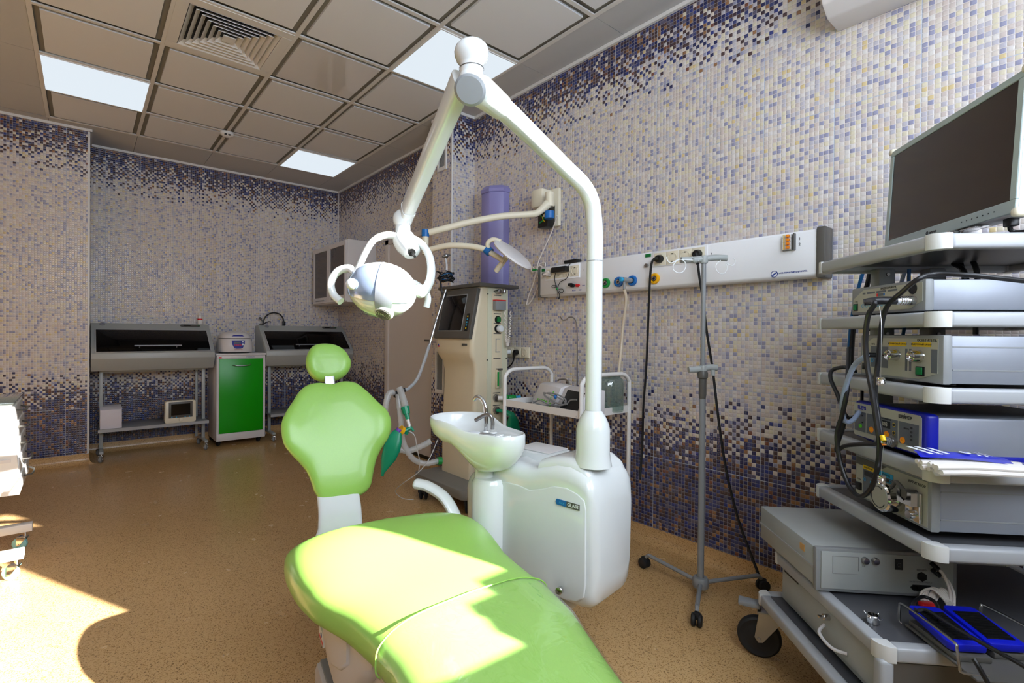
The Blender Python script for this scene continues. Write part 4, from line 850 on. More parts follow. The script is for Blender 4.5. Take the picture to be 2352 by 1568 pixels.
# white shroud under the seat, wavy, with badge
def rrect(x0, x1, z0, z1, y, r=.04, n=4): return [(p[0], y, p[1]) for p in [(q[0], q[1]) for q in ring(x0, x1, z0, z1, 0, r, n)]]
sh = [(.40, .19, .40, .405), (.385, .215, .36, .42), (.33, .225, .30, .425), (.26, .222, .235, .425), (.20, .215, .20, .42), (.15, .205, .215, .415), (.11, .195, .25, .41), (.05, .185, .31, .40), (.0, .17, .36, .395)]
MB().loft([rrect(-a, a, z0, max(z1, z0+.02), y, min(.035, (max(z1, z0+.02)-z0)*.45)) for y, a, z0, z1 in sh]).build('seat_shroud', 'lilacwhite', o, 60)
sh2 = [(y, a+.008, z0+.075, z1+.003) for y, a, z0, z1 in sh[1:7]]
MB().loft([rrect(-a, a, z0, max(z1, z0+.02), y, .012) for y, a, z0, z1 in sh2]).build('upper_shroud', 'lilacwhite', o, 60)
m = MB(); X = axes((-.226, .315, .295), (0, -1, 0), (0, 0, 1), (-1, 0, 0)); m.box((-.03, -.018, -.004), (.03, .018, .001), X=X, m=0).box((-.03, -.014, .001), (.03, -.006, .0016), X=X, m=1).cyl(X @ Vector((.004, .004, .001)), X @ Vector((.004, .004, .0018)), .007, m=2); m.build('badge', ['whiteink', 'red', 'blueink'], o)
m = MB(); m.box((-.15, -.62, .14), (.15, .27, .36), .03, X=Matrix.Rotation(math.radians(-5), 4, 'X')); m.build('lifting_arm', 'lilacwhite', o)
m = MB(); m.box((-.215, -.55, 0), (.215, .50, .115), .02); m.build('base', 'lilacwhite', o); MB().box((-.20, -.54, .112), (.20, .485, .122), .004).build('base_cover', 'mgrey', o)
m = MB(); pa = [lc(onD(950, 1110, 1.85)), lc(onD(965, 1112, 1.845)), lc(onD(985, 1118, 1.84)), lc(onD(1020, 1142, 1.82)), lc(onD(1045, 1185, 1.79)), lc(onD(1052, 1225, 1.76)), lc(onD(1050, 1270, 1.72)), Vector((.16, .42, .36))]
sp_ = spline(pa, 6); m.tube(sp_, [.012, .022, .027]+[.031]*(len(sp_)-3), 14, flat=.6); m.build('armrest', 'white', o)
# ================================================================ dental unit with cuspidor, pole and lamp
UC = onD(1366, 1100, 1.5); UC.z = 0; UA = math.radians(7.2)
o = thing('dental_unit', 'white floor-free dental unit box with spittoon bowl, pole and bent lamp arm', 'dental unit', UC, UA)
o['label'] = 'glossy white dental unit with round spittoon bowl and tall bent lamp pole'
t_ = toloc(o); D_ = lambda x, y, d: t_(onD(x, y, d))
tp = [(0, .62), (.012, .675), (.03, .70), (.06, .715), (.10, .725), (.15, .722), (.20, .708), (.25, .69), (.30, .688), (.34, .695), (.38, .688), (.42, .665), (.46, .64), (.50, .628), (.54, .622), (.565, .60), (.58, .55)]
bt = [(0, .36), (.012, .305), (.03, .283), (.06, .273), (.12, .270), (.58, .28)]
def xring(y, inset=0, ztop=None, r=.05, x0=0, x1=.262):
    z1 = (ztop if ztop is not None else itp(tp, y))-inset; z0 = itp(bt, y)+inset; out = []
    e = .03*max(0, 1-y/.03)**2 if y < .03 else (.03*max(0, (y-.53)/.05)**2)
    base = ring(x0+e+inset, x1-e-inset, z0, z1, 0, r, 5)
    return [((q[0]-.13)*(1-.10*max(0, (z1-q[1])/(z1-z0))**2)+.13, y, q[1]) for q in base]
MB().loft([xring(y) for y in [0, .004, .012, .022, .035, .06, .1, .15, .2, .25, .3, .34, .38, .41, .44, .47, .5, .53, .55, .565, .575, .58]]).build('housing', 'white', o, 60)
# proud front panel on the -x face
fp = []
for y, zt in [(.03, .60), (.035, .63), (.06, .645), (.10, .655), (.15, .65), (.2, .63), (.25, .615), (.30, .622), (.36, .62), (.42, .60), (.46, .565), (.485, .52), (.495, .46)]: fp.append((y, zt))
poly = fp+[(.495, .33), (.47, .31), (.1, .30), (.06, .31), (.035, .33), (.03, .37)]
MB().prism([(-p[0], p[1]) for p in poly], -.006, .004, axes((.002, 0, 0), (0, -1, 0), (0, 0, 1), (-1, 0, 0)), bev=.004).build('front_panel', 'white', o, 50)
m = MB(); X = axes((-.0028, .098, .605), (0, -1, 0), (0, 0, 1), (-1, 0, 0)); m.prism([(-.042, 0), (-.037, .009), (0, .009), (0, -.009), (-.037, -.009)], 0, .002, X, m=0).box((0, -.009, 0), (.048, .009, .002), X=X, m=1)
m.text('GLASS', X @ Matrix.Translation((.024, 0, .002)), .0145, m=2, bold=.0004).text('nice', X @ Matrix.Translation((-.018, 0, .002)), .013, m=3); m.build('maker_badge', ['blue', 'dgrey', 'whiteink', 'cyan'], o)
# upper step of the housing and tray recess
m = MB(); tb = [(.02, .675), (.04, .715), (.07, .735), (.11, .742), (.16, .738), (.2, .728), (.23, .715)]
m.loft([[(q[0], y, q[1]) for q in ring(.02, .25, .60, z, 0, .03, 4)] for y, z in tb]); m.build('pole_shoulder', 'white', o, 60)
m = MB(); m.box((.10, .24, .60), (.25, .42, .715), .02).build('tray_rim', 'white', o); MB().box((.115, .255, .714), (.235, .405, .718), .006).build('tray_recess', 'lilacwhite', o)
m = MB(); m.cyl((-.004+.25, .05, .36), (-.004+.25, .045, .36), .001); m = MB(); m.cyl((.035, -.001, .365), (.035, -.012, .365), .012, bev=.002); 
MB().cyl(D_(1288, 1354, 1.585), D_(1283, 1357, 1.555), .011, bev=.002).build('chrome_cap', 'chrome', o)
pc = D_(1362, 1030, 1.6); pc.z = 0
MB().lathe([(.06, .72), (.056, .745), (.0535, .76), (.0535, .835), (.049, .855), (.04, .875), (.029, .893), (.027, .896)], Matrix.Translation(pc), 32).build('pole_collar', 'white', o)
pp = [Vector((pc.x, pc.y, .86)), Vector((pc.x, pc.y, 1.2)), D_(1365, 600, 1.6), D_(1365, 540, 1.6), D_(1364, 500, 1.595), D_(1358, 462, 1.58), D_(1338, 425, 1.55), D_(1300, 388, 1.50), D_(1240, 330, 1.38), D_(1180, 272, 1.24), D_(1140, 236, 1.16)]
pp[2] = Vector((pc.x, pc.y, pp[2].z)); pp[3] = Vector((pc.x, pc.y, pp[3].z)); pp[1] = Vector((pc.x, pc.y, 1.2))
sp_ = spline(pp, 8); MB().tube(sp_, .0255, 24).build('pole', 'white', o, 60)
MB().tube([Vector((pc.x, pc.y, pp[2].z-.001)), Vector((pc.x, pc.y, pp[2].z+.001))], .0259, 24).build('pole_joint', 'mgrey', o)
# elbow housing at the top of the arm
E1 = D_(1085, 200, 1.10)
m = MB(); m.tube([D_(1150, 246, 1.18), D_(1120, 222, 1.14), D_(1098, 205, 1.11), D_(1086, 196, 1.10)], [.029, .032, .034, .029], 24); m.sph(D_(1083, 184, 1.10), .029, seg=24); m.sph(D_(1080, 205, 1.10), .033, seg=24); m.build('elbow_housing', 'white', o, 60)
nv = (Vector(D_(1072, 212, 1.0))-Vector(D_(1085, 200, 1.11))).normalized()
cz = D_(1079, 207, 1.062); MB().lathe([(0, .006), (.026, .005), (.031, 0), (.031, -.03)], axes(cz, *(lambda n: (n.orthogonal().normalized(), n.cross(n.orthogonal().normalized()), n))((loc_n := (t_(onD(1060, 212, .9))-t_(onD(1079, 205, 1.09))).normalized()))), 28, sx=1.12).build('grey_cap', 'mgrey', o)
kc = D_(1083, 160, 1.10); MB().lathe([(.0265, -.02), (.0265, .008), (.028, .012), (.034, .020), (.0380, .030), (.0385, .038), (.036, .048), (.028, .057), (.014, .0615), (0, .062)], Matrix.Translation(kc), 36).build('top_knob', 'white', o, 70)
MB().lathe([(.0275, .0), (.0278, .001), (.0275, .002)], Matrix.Translation(kc), 28).build('knob_joint', 'dgrey', o)
# spring arm down to the lamp
def bar(p0, p1, w0, h0, w1, h1, n=8, sq=.55):
    d = (Vector(p1)-Vector(p0)).normalized(); sx_ = d.cross(Vector((0, 0, 1))).normalized(); sy_ = sx_.cross(d).normalized(); R = []
    for i in range(n+1):
        u = i/n; c_ = Vector(p0).lerp(Vector(p1), u); w_, h_ = w0+(w1-w0)*u, h0+(h1-h0)*u
        R.append([c_+sx_*(w_*math.copysign(abs(math.cos(2*PI*k/24))**sq, math.cos(2*PI*k/24)))+sy_*(h_*math.copysign(abs(math.sin(2*PI*k/24))**sq, math.sin(2*PI*k/24))) for k in range(24)])
    return R
A0, A1 = D_(1062, 182, 1.13), D_(931, 497, 1.50)
MB().loft(bar(A0, A1, .023, .030, .019, .024)).build('spring_arm', 'white', o, 60)
MB().loft(bar(A0.lerp(A1, .93), A1, .021, .027, .020, .026)).build('arm_end_sleeve', 'white', o, 60)
m = MB(); m.sph(D_(925, 503, 1.50), .030, seg=24).tube([D_(913, 500, 1.50), D_(943, 508, 1.50)], .024, 20); m.build('arm_knuckle', 'white', o)
m = MB(); m.tube([D_(925, 512, 1.5), D_(925, 548, 1.5)], .0225, 24).tube(spline([D_(925, 540, 1.5), D_(930, 556, 1.49), D_(942, 572, 1.47), D_(948, 582, 1.46)], 4), [.028, .031, .033, .034, .034, .034, .033, .031, .030, .028, .027, .025, .02], 24); m.build('lamp_neck', 'white', o, 60)
m = MB(); m.tube([D_(944, 577, 1.435), D_(946, 580, 1.42)], .011, 14).tube([D_(946, 580, 1.42), D_(953, 589, 1.40)], .004, 8); m.build('toggle_switch', 'black', o)
m = MB(); yk = spline([D_(925, 547, 1.49), D_(890, 540, 1.48), D_(858, 552, 1.46), D_(838, 582, 1.44), D_(822, 618, 1.42), D_(806, 652, 1.40)], 6); m.tube(yk, [.020]+[.018]*10+[.016]*(len(yk)-11), 14, flat=.6)
yk = spline([D_(925, 547, 1.49), D_(955, 551, 1.48), D_(980, 575, 1.47), D_(990, 608, 1.46), D_(988, 642, 1.45), D_(975, 668, 1.44), D_(962, 672, 1.43)], 6); m.tube(yk, [.020]+[.018]*(len(yk)-1), 14, flat=.6); m.build('yoke', 'white', o, 60)
hc = D_(878, 665, 1.42)
Ux = (D_(962, 680, 1.40)-D_(798, 655, 1.44)).normalized(); Nz = (t_(onD(925, 705, 1.25))-hc).normalized(); Uy = Nz.cross(Ux).normalized(); Nz = Ux.cross(Uy).normalized()
def dome(lon0, lon1, lat0, lat1, k, n=18, mm=14, back=False):
    R = []
    for j in range(mm+1):
        la = math.radians(lat0+(lat1-lat0)*j/mm); r = []
        for i in range(n+1):
            lo_ = math.radians(lon0+(lon1-lon0)*i/n); r.append(hc+Ux*(.104*k*math.sin(lo_)*math.cos(la))+Uy*(.080*k*math.sin(la))+Nz*(.075*k*math.cos(lo_)*math.cos(la)))
        R.append(r)
    return R
m = MB(); m.sheet(dome(-180, 180, -90, 90, .97, 48, 24)); m.build('lamp_shell', 'white', o, 80)
m = MB(); m.sheet(dome(-84, 6, -14, 66, .99)).sheet(dome(34, 84, -14, 66, .99)); 
M['mirror'] = mat('reflector_painted_sky_tint', '#b2c8ea', .15, metal=.6, var=.02)  # blue tint painted in for the window sky the reflector would mirror
m.build('reflector', 'mirror', o, 80)
m = MB(); m.sheet(dome(6, 34, -30, 84, 1.015, 8, 20)); m.build('centre_strip', 'alu', o, 80)
m = MB(); m.sheet(dome(-180, 180, -89, -52, 1.02, 48, 6)); m.build('clear_shield', 'visor', o, 80)
vc = hc+Uy*(.080*math.sin(math.radians(-44)))+Nz*(.075*math.cos(math.radians(-44))*.93)+Ux*(.104*.37*math.cos(math.radians(-44))); vn = (Uy*-.62+Nz*.78).normalized(); vx = (Ux-vn*Ux.dot(vn)).normalized()
XV = axes(vc, vx, vn.cross(vx), vn); m = MB(); m.lathe([(0, .004), (.024, .003), (.028, -.002), (.028, -.01)], XV, 28, m=0)
for r_ in (.005, .010, .015, .020): m.lathe([(r_-.0012, .0042), (r_-.0012, .0052), (r_+.0012, .0052), (r_+.0012, .0042)], XV, 24, m=1)
m.build('fan_vent', ['white', 'dgrey'], o)
m = MB(); m.tube(spline([D_(815, 625, 1.42), D_(800, 616, 1.43), D_(775, 624, 1.44), D_(760, 650, 1.44), D_(766, 676, 1.44), D_(783, 692, 1.43)], 7), .0115, 12); m.build('left_handle', 'white', o)
m = MB(); m.tube(spline([D_(935, 645, 1.45), D_(955, 652, 1.47), D_(976, 668, 1.49), D_(983, 686, 1.49), D_(979, 706, 1.49)], 7), .010, 12); m.build('right_handle', 'white', o)
m = MB(); m.sph(D_(808, 652, 1.37), .016).sph(D_(963, 668, 1.42), .019); parts(m, 'pivot_cap', 'white', o)
# spittoon
SB, SQ, SS = D_(1062, 975, 1.86), D_(1157, 985, 1.70), D_(1112, 1080, 1.81)
HE = Vector((SQ.x-SB.x, SQ.y-SB.y, 0)).normalized()
def hull(rb, rq, zb, zq, cb=SB, cq=SQ, n=44):
    P = []
    for k in range(n):
        a = 2*PI*(k+.5)/n; d = Vector((math.cos(a), math.sin(a), 0)); isq = d.dot(HE) > .25
        c_, r_, z_ = (cq, rq, zq) if isq else (cb, rb, zb); P.append((isq, Vector((c_.x+d.x*r_, c_.y+d.y*r_, z_))))
    out = []
    for k in range(n):
        (qa, a), (qb, b) = P[k], P[(k+1) % n]; out.append(tuple(a))
        if qa != qb:
            for j in range(1, 6):
                t = j/6; p = a.lerp(b, t); u = t if not qa else 1-t; w_ = 1-min(1, u*1.7); w_ = w_*w_*(3-2*w_)
                out.append((p.x, p.y, zq+(zb-zq)*w_))
    return out
def mixc(a, b, t): return Vector(a).lerp(Vector(b), t)
R = [hull(.118, .070, .830, .802), hull(.122, .074, .825, .797), hull(.120, .074, .80, .765), hull(.111, .072, .772, .73, mixc(SB, SS, .03), mixc(SQ, SS, .1)), hull(.090, .066, .748, .70, mixc(SB, SS, .1), mixc(SQ, SS, .25)), hull(.06, .058, .735, .675, mixc(SB, SS, .25), mixc(SQ, SS, .45)), hull(.04, .05, .70, .66, mixc(SB, SS, .6), mixc(SQ, SS, .7)), hull(.04, .042, .655, .650, SS, SS)]
IN = [hull(.113, .065, .828, .800), hull(.109, .062, .82, .794), hull(.103, .060, .795, .790), hull(.086, .058, .775, .789), hull(.055, .054, .765, .789), hull(.02, .046, .76, .789)]
MB().loft(IN[::-1]+R).build('spittoon_bowl', 'white', o, 60)
m = MB(); m.lathe([(.045, .60), (.036, .615), (.034, .66), (.04, .665)], Matrix.Translation((SS.x, SS.y, 0)), 24).lathe([(0, .625), (.055, .622), (.066, .605), (.066, .32), (.05, .30), (0, .30)], Matrix.Translation((SS.x+.01, SS.y-.02, 0)), 28); m.build('bowl_pedestal', 'white', o)
m = MB(); f0 = D_(1116, 990, 1.78); m.tube(spline([f0, D_(1116, 960, 1.78), D_(1115, 935, 1.78), D_(1108, 918, 1.79), D_(1097, 911, 1.8), D_(1089, 918, 1.81)], 7), .0078, 14); m.build('bowl_faucet', 'chrome', o)
m = MB(); f1 = D_(1131, 986, 1.76); m.tube(spline([f1, D_(1131, 968, 1.76), D_(1127, 955, 1.76), D_(1117, 952, 1.77), D_(1104, 958, 1.78), D_(1092, 965, 1.79)], 7), .007, 14); m.build('cup_filler', 'steel', o)
m = MB()
for x_, y_, d_, r_ in ((1117, 991, 1.78, .016), (1133, 988, 1.76, .014), (1150, 993, 1.72, .011), (1143, 1000, 1.70, .010), (1165, 996, 1.70, .014)):
    p = D_(x_, y_, d_); p.z = .789; m.lathe([(r_, 0), (r_*.9, .004), (r_*.4, .005), (0, .004)], Matrix.Translation(p), 16)
parts(m, 'platform_ring', 'white', o)
m = MB(); p = D_(1085, 994, 1.74); p.z = .79; m.lathe([(.024, 0), (.026, .004), (.02, .006), (0, .004)], Matrix.Translation(p), 20, sx=1.1); m.build('bowl_lid', 'whiteink', o)
m = MB(); m.tube(spline([t_((.85, 1.22, .30)), t_((1.03, 1.17, .262)), t_((1.18, 1.14, .240)), t_((1.28, 1.12, .245)), t_((1.36, 1.12, .29))], 5), .030, 18); m.build('support_arm', 'lilacwhite', o)
UNIT = o
#@CART
# ================================================================ endoscopy equipment cart on the right
CC = (1.593, .253, 0); CR = -math.radians(44.77)
cart = thing('equipment_cart', 'tall grey wheeled equipment cart with five shelves at the right edge', 'equipment cart', CC, CR)
def shelf(x0, x1, y0, y1, zt, name='shelf', par=None, th=.034):
    e = MB(); pf = lambda t: None
    e.box((x0+.02, y0+.02, zt-.014), (x1-.02, y1-.02, zt-.002)); so = e.build(name, 'shelfgrey', par or cart)
    r = MB(); R = .017
    for a, b in (((x0+.034, y0), (x1-.034, y0+.034)), ((x0+.034, y1-.034), (x1-.034, y1))): r.box((a[0], a[1], zt-th), (b[0], b[1], zt+.003), .008, seg=3)
    for a, b in (((x0, y0+.034), (x0+.034, y1-.034)), ((x1-.034, y0+.034), (x1, y1-.034))): r.box((a[0], a[1], zt-th), (b[0], b[1], zt+.003), .008, seg=3)
    r.build('edge_profile', 'bumper', so)
    for cx, cy, sx, sy in ((x0, y0, 1, 1), (x1, y0, -1, 1), (x0, y1, 1, -1), (x1, y1, -1, -1)):
        # rounded L-shaped corner cap
        Q = []; n = 8
        for k in range(n+1):
            a = PI/2*k/n; Q.append((cx+sx*(.030-.0305*math.sin(a)), cy+sy*(.030-.0305*math.cos(a))))
        Q = [(cx+sx*.036, cy-sy*.0005)]+Q+[(cx-sx*.0005, cy+sy*.036), (cx+sx*.0345, cy+sy*.036), (cx+sx*.0345, cy+sy*.0345), (cx+sx*.036, cy+sy*.0345)]
        MB().prism(Q, zt-th-.0008, zt+.0038, bev=.010, seg=4).build('corner_cap', 'whitecap', so)
    return so
M['whitecap'] = mat('white_corner_cap', '#cfd0ce', .4, var=.02)
for z in (1.386, 1.198, 1.014, .823, .633): shelf(0, .60, 0, .52, z)
for x in (.146, .296):
    MB().box((x, .43, .39), (x+.05, .475, 1.36), .006).build('post', 'mgrey', cart)
m = MB()
for x in (.171, .321):
    for z in (1.34, 1.15): m.cyl((x, .43, z), (x, .425, z), .005, seg=10)
parts(m, 'screw', 'steel', cart)
# drawer unit
du = MB().box((-.105, -.005, .245), (.60, .50, .375), .004).build('drawer_unit', 'lgrey', cart)
shelf(-.125, .62, -.02, .53, .395, 'drawer_unit_top')
MB().box((-.112, .02, .262), (-.104, .475, .357), .003).build('drawer_front', 'lgrey', du)
m = MB(); m.tube(spline([(-.112, .235, .305), (-.135, .22, .292), (-.14, .18, .287), (-.135, .145, .287), (-.112, .13, .287)], 5), .0045, 8); m.build('drawer_handle', 'lilacwhite', du)
m = MB(); m.cyl((-.11, .215, .338), (-.128, .215, .338), .009, bev=.002).box((-.14, .209, .336), (-.126, .221, .340)); m.build('drawer_lock', 'chrome', du)
MB().box((-.1135, .38, .349), (-.1115, .47, .353)).build('drawer_slot', 'black', du)
MB().box((-.10, .0, .25), (.60, -.012, .36), .003).build('front_panel', 'dgrey', du)
m = MB(); m.box((-.125, -.02, .225), (-.092, .012, .365), .010, seg=3); m.build('corner_post', 'bumper', du)
tr = shelf(-.165, .66, -.05, .56, .235, 'base_tray')
for x, y in ((-.105, .547), (.60, .5), (-.12, .02), (.58, .0)):
    f = MB(); X = Matrix.Translation((x, y, 0)) @ Matrix.Rotation(1.164, 4, 'Z')
    f.cyl((0, .0, .17), (0, 0, .205), .022).box((-.026, -.03, .158), (.026, .055, .168), .004)
    for s in (-1, 1): f.prism([(-.03, .16), (.05, .16), (.062, .075), (.05, .058), (.036, .062)], -.0015, .0015, axes((s*.024, 0, 0), (0, 1, 0), (0, 0, 1), (1, 0, 0)))
    f.cyl((-.029, .048, .07), (.029, .048, .07), .007, bev=.001); fo = f.build('caster', 'steel', cart, X=X)
    MB().lathe([(0, -.014), (.036, -.015), (.045, -.012), (.050, -.013), (.062, -.016), (.069, -.011), (.0705, 0), (.069, .011), (.062, .016), (.050, .013), (.045, .012), (.036, .015), (0, .014)], X @ axes((0, .048, .0705), (0, 1, 0), (0, 0, 1), (1, 0, 0)), 36).build('tyre', 'rubber', fo)
    if y > .3: MB().box((-.022, .045, .172), (.022, .115, .19), .005, X=X).build('brake_pedal', 'mgrey', fo)
cl = toloc(cart)
def cpx(px, py, x):      # photographed point on the cart's plane x'=const, in the cart's frame
    q = ray(px, py); a = -CR; u = Vector((math.cos(a), -math.sin(a), 0)); k = ((Vector(CC)+u*x).dot(u))/(q.x*u.x+q.y*u.y); return cl((q.x*k, q.y*k, q.z*k+H))
def cw(x, y, z): a = -CR; return Vector(CC)+Vector((math.cos(a), -math.sin(a), 0))*x+Vector((math.sin(a), math.cos(a), 0))*y+Vector((0, 0, z))
def dev(name, label, cat, x, y, z):      # a thing on the cart, same orientation, origin at its rear-left-bottom reference
    return thing(name, label, cat, cw(x, y, z), CR)
# panel frame: x to the viewer's right along the left faces of the devices (-y'), y up, z out (-x')
def PX(x, y, z, q=0): return axes((x-q, y, z), (0, -1, 0), (0, 0, 1), (-1, 0, 0))
# --- device 1 : camera controller on second shelf
o = dev('camera_controller', 'flat grey camera controller box on the second shelf of the cart', 'endoscopy device', 0, 0, 1.200)
def case(o, y0, y1, z0, z1, x0=.03, fr='mgrey', lid='alu', grooves=(), fx=.022):
    MB().box((x0+fx, y0+.004, z0+.002), (.42, y1-.004, z1-.002), .003).build('case', lid, o)
    MB().box((x0, y0, z0), (x0+fx, y1, z1), .005).build('front_frame', fr, o)
    for k, g in enumerate(grooves): MB().box((x0+fx+.002, y0+.0032, z0+g), (.42, y0+.0045, z0+g+.0035)).build('side_groove', 'mgrey', o)
    m = MB()
    for yy in (y0+.03, y1-.03):
        for xx in (x0+.04, .38): m.cyl((xx, yy, z0-.004), (xx, yy, z0+.003), .010)
    parts(m, 'rubber_foot', 'rubber', o)
case(o, .075, .372, .006, .088)
m = MB(); X = PX(.03, .372, .006); m.prism([(.012, .008), (.245, .008), (.288, .026), (.288, .074), (.06, .074), (.012, .048)], 0, .0012, X); m.build('front_plate', 'panel', o)
m = MB(); m.box((.012+.006, .012, .001), (.034, .034, .004), X=X, m=0).box((.019, .014, .004), (.033, .032, .007), .002, X=X, m=1); m.build('power_switch', ['black', 'ledgreen'], o)
m = MB()
for k in range(8): m.lathe([(.0045, 0), (.0058, .001), (.0045, .001)], X @ Matrix.Translation((.058+.0165*k, .026, .001)), 14)
m.build('key_rings', 'cyan', o)
m = MB(); m.box((.118, .050, .001), (.124, .058, .002), X=X, m=0).box((.124, .050, .001), (.146, .058, .0018), X=X, m=1).box((.146, .050, .001), (.151, .058, .002), X=X, m=2).box((.118, .046, .001), (.135, .0472, .002), X=X, m=0)
for a, b in ((.056, .068), (.075, .11), (.117, .155), (.165, .2)): m.box((a, .060, .001), (b, .0655, .0016), X=X, m=3)
m.build('indicator_print', ['red', 'darkpanel', 'blue', 'darkpanel'], o)
m = MB(); m.text('ВИДЕОКАМЕРА', X @ Matrix.Translation((.165, .0705, .0013)), .008).text('СЕТЬ', X @ Matrix.Translation((.026, .040, .0013)), .0055).text('ББ', X @ Matrix.Translation((.062, .041, .0013)), .0055).text('ЗУМ', X @ Matrix.Translation((.085, .041, .0013)), .0055).text('ФОТО', X @ Matrix.Translation((.105, .041, .0013)), .0055).text('СВЕТ', X @ Matrix.Translation((.228, .058, .0013)), .0055); m.build('lettering', 'ink', o)
m = MB(); m.lathe([(0, .0015), (.012, .0015), (.0135, .003), (.015, .001)], X @ Matrix.Translation((.256, .060, 0)), 24); m.build('round_port', 'black', o)
o1 = thing('camera_cable', 'black camera cable with ribbed silver plug looping down the left side of the cart', 'cable', cw(0, 0, 0), CR)
p0 = cpx(2100, 690, .03)
m = MB(); m.tube([p0, p0+Vector((-.02, 0, 0)), p0+Vector((-.045, 0, 0))], [.0125, .0115, .0105], 18)
for k in range(6): m.tube([p0+Vector((-.006-.0055*k, 0, 0)), p0+Vector((-.0085-.0055*k, 0, 0))], .0125, 18)
m.build('silver_plug', 'chrome', o1)
m = MB(); m.tube(spline([p0+Vector((-.045, 0, 0)), p0+Vector((-.085, .0, 0)), p0+Vector((-.115, .012, -.004))], 5), [.0105]*6+[.010]*3+[.009]*2, 14); m.build('black_sleeve', 'cable', o1)
cq = lambda x, y, q: cpx(x, y, q)
loop = [p0+Vector((-.11, .010, -.003)), cq(2010, 695, -.10), cq(1994, 725, -.10), cq(1988, 780, -.095), cq(1992, 840, -.09), cq(2003, 900, -.085), cq(2012, 960, -.08), cq(2020, 1020, -.075), cq(2014, 1080, -.07), cq(1998, 1125, -.065), cq(1974, 1139, -.06), cq(1950, 1115, -.06), cq(1930, 1060, -.065), cq(1922, 1000, -.07), cq(1935, 950, -.07), cq(1945, 900, -.07), cq(1948, 850, -.05), cq(1950, 800, -.0)]
MB().tube(spline(loop, 8), .0062, 10).build('cord', 'cable', o1)
o2 = thing('scope_cable', 'thick black cable arching over the cart devices and hanging to the right', 'cable', cw(0, 0, 0), CR)
arch = [cq(2352, 645, .16), cq(2290, 638, .10), cq(2230, 632, .05), cq(2150, 629, -.0), cq(2110, 640, -.04), cq(2070, 672, -.055), cq(2040, 700, -.06), cq(2026, 740, -.06), cq(2018, 820, -.06), cq(2010, 900, -.06), cq(2018, 960, -.06), cq(2024, 1010, -.06), cq(2010, 1019, -.055), cq(1975, 1020, -.05), cq(1940, 1024, -.045), cq(1922, 1035, -.045), cq(1925, 1015, -.045), cq(1940, 960, -.04), cq(1925, 910, -.04), cq(1908, 870, -.03), cq(1912, 850, -.02), cq(1940, 843, .0), cq(1965, 852, .04)]
MB().tube(spline(arch, 8), .0058, 10).build('cord', 'cable', o2)
# rear cables
o3 = thing('rear_cables', 'bundle of blue and black cables running down behind the cart shelves', 'cable', cw(0, 0, 0), CR)
m = MB()
for (pts, r_, mi) in (([(1985, 618, .25), (1972, 660, .25), (1955, 740, .25), (1950, 830, .22), (1965, 855, .2)], .006, 1), ([(2000, 618, .25), (1990, 660, .25), (1962, 740, .25), (1955, 845, .22)], .008, 0), ([(2010, 618, .25), (2000, 700, .25), (1996, 760, .25)], .007, 0), ([(2088, 618, .25), (2085, 700, .25), (2074, 770, .25)], .005, 1), ([(2080, 618, .27), (2070, 650, .27)], .006, 2), ([(2190, 605, .35), (2215, 640, .35), (2150, 760, .35)], .007, 0), ([(2205, 605, .37), (2222, 650, .37)], .008, 0), ([(2235, 600, .38), (2245, 640, .38), (2241, 768, .38)], .007, 0), ([(1980, 895, .15), (1976, 940, .12), (1950, 960, .08), (1930, 925, .0)], .005, 0)):
    m.tube(spline([cpx(a, b, c) for a, b, c in pts], 6), r_, 8, m=mi)
parts(m, 'cable', ['cable', 'cableblue', 'cablegrey'], o3)
o4 = thing('light_guide', 'grey-blue light guide cable plugged into the light source and looping left', 'cable', cw(0, 0, 0), CR)
p1 = cpx(2050, 816, .03)
m = MB(); m.tube([p1+Vector((-.018, 0, 0)), p1+Vector((-.03, 0, 0))], .004, 10, m=1).tube([p1+Vector((-.03, 0, 0)), p1+Vector((-.068, 0, .001))], [.0068, .0068], 12, m=0); m.build('connector', ['black', 'chrome'], o4)
MB().tube(spline([p1+Vector((-.068, 0, .001)), cq(1988, 818, -.07), cq(1963, 838, -.075), cq(1945, 880, -.075), cq(1934, 930, -.07), cq(1940, 966, -.05), cq(1957, 966, -.025), cq(1973, 946, .012)], 8), .0066, 10).build('cord', 'cablegrey', o4)
# --- device 2 : light source
o = dev('light_source', 'grey light source box with two chrome sockets under yellow labels on the third shelf', 'endoscopy device', 0, 0, 1.018)
case(o, .017, .326, .006, .127, grooves=(.034, .09)); X = PX(.03, .326, .006)
m = MB(); m.prism([(.01, .008), (.235, .008), (.294, .026), (.294, .112), (.06, .112), (.01, .088)], 0, .0012, X); m.build('front_plate', 'panel', o)
m = MB(); m.box((.05, .028, .001), (.122, .088, .0016), X=X).box((.186, .026, .001), (.194, .084, .0016), X=X).box((.20, .026, .001), (.208, .084, .0016), X=X).box((.274, .026, .001), (.293, .085, .0016), X=X); parts(m, 'print_block', 'darkpanel', o)
for yy, tx in ((.157, 'КСЕНОНОВЫЙ КАНАЛ'), (.241, 'ГАЛОГЕННЫЙ КАНАЛ')):
    m = MB(); m.box((yy-.032, .0905, .001), (yy+.032, .102, .0018), X=X, m=0).text(tx, X @ Matrix.Translation((yy, .0963, .0018)), .0062, m=1); m.build('yellow_label', ['ylabel', 'ink'], o)
for yy in (.153, .236):
    m = MB(); m.lathe([(.006, .010), (.009, .02), (.0125, .024), (.0145, .022), (.0145, .004), (.016, .0), (.006, .0)], X @ Matrix.Translation((yy, .066, .001)), 28); m.build('light_socket', 'chrome', o)
m = MB(); m.box((.018, .018, .001), (.04, .038, .006), .001, X=X, m=0).box((.228, .016, .001), (.253, .040, .005), X=X, m=0).box((.230, .019, .004), (.251, .038, .008), .002, X=X, m=1); m.build('power_switch', ['black', 'ledgreen'], o)
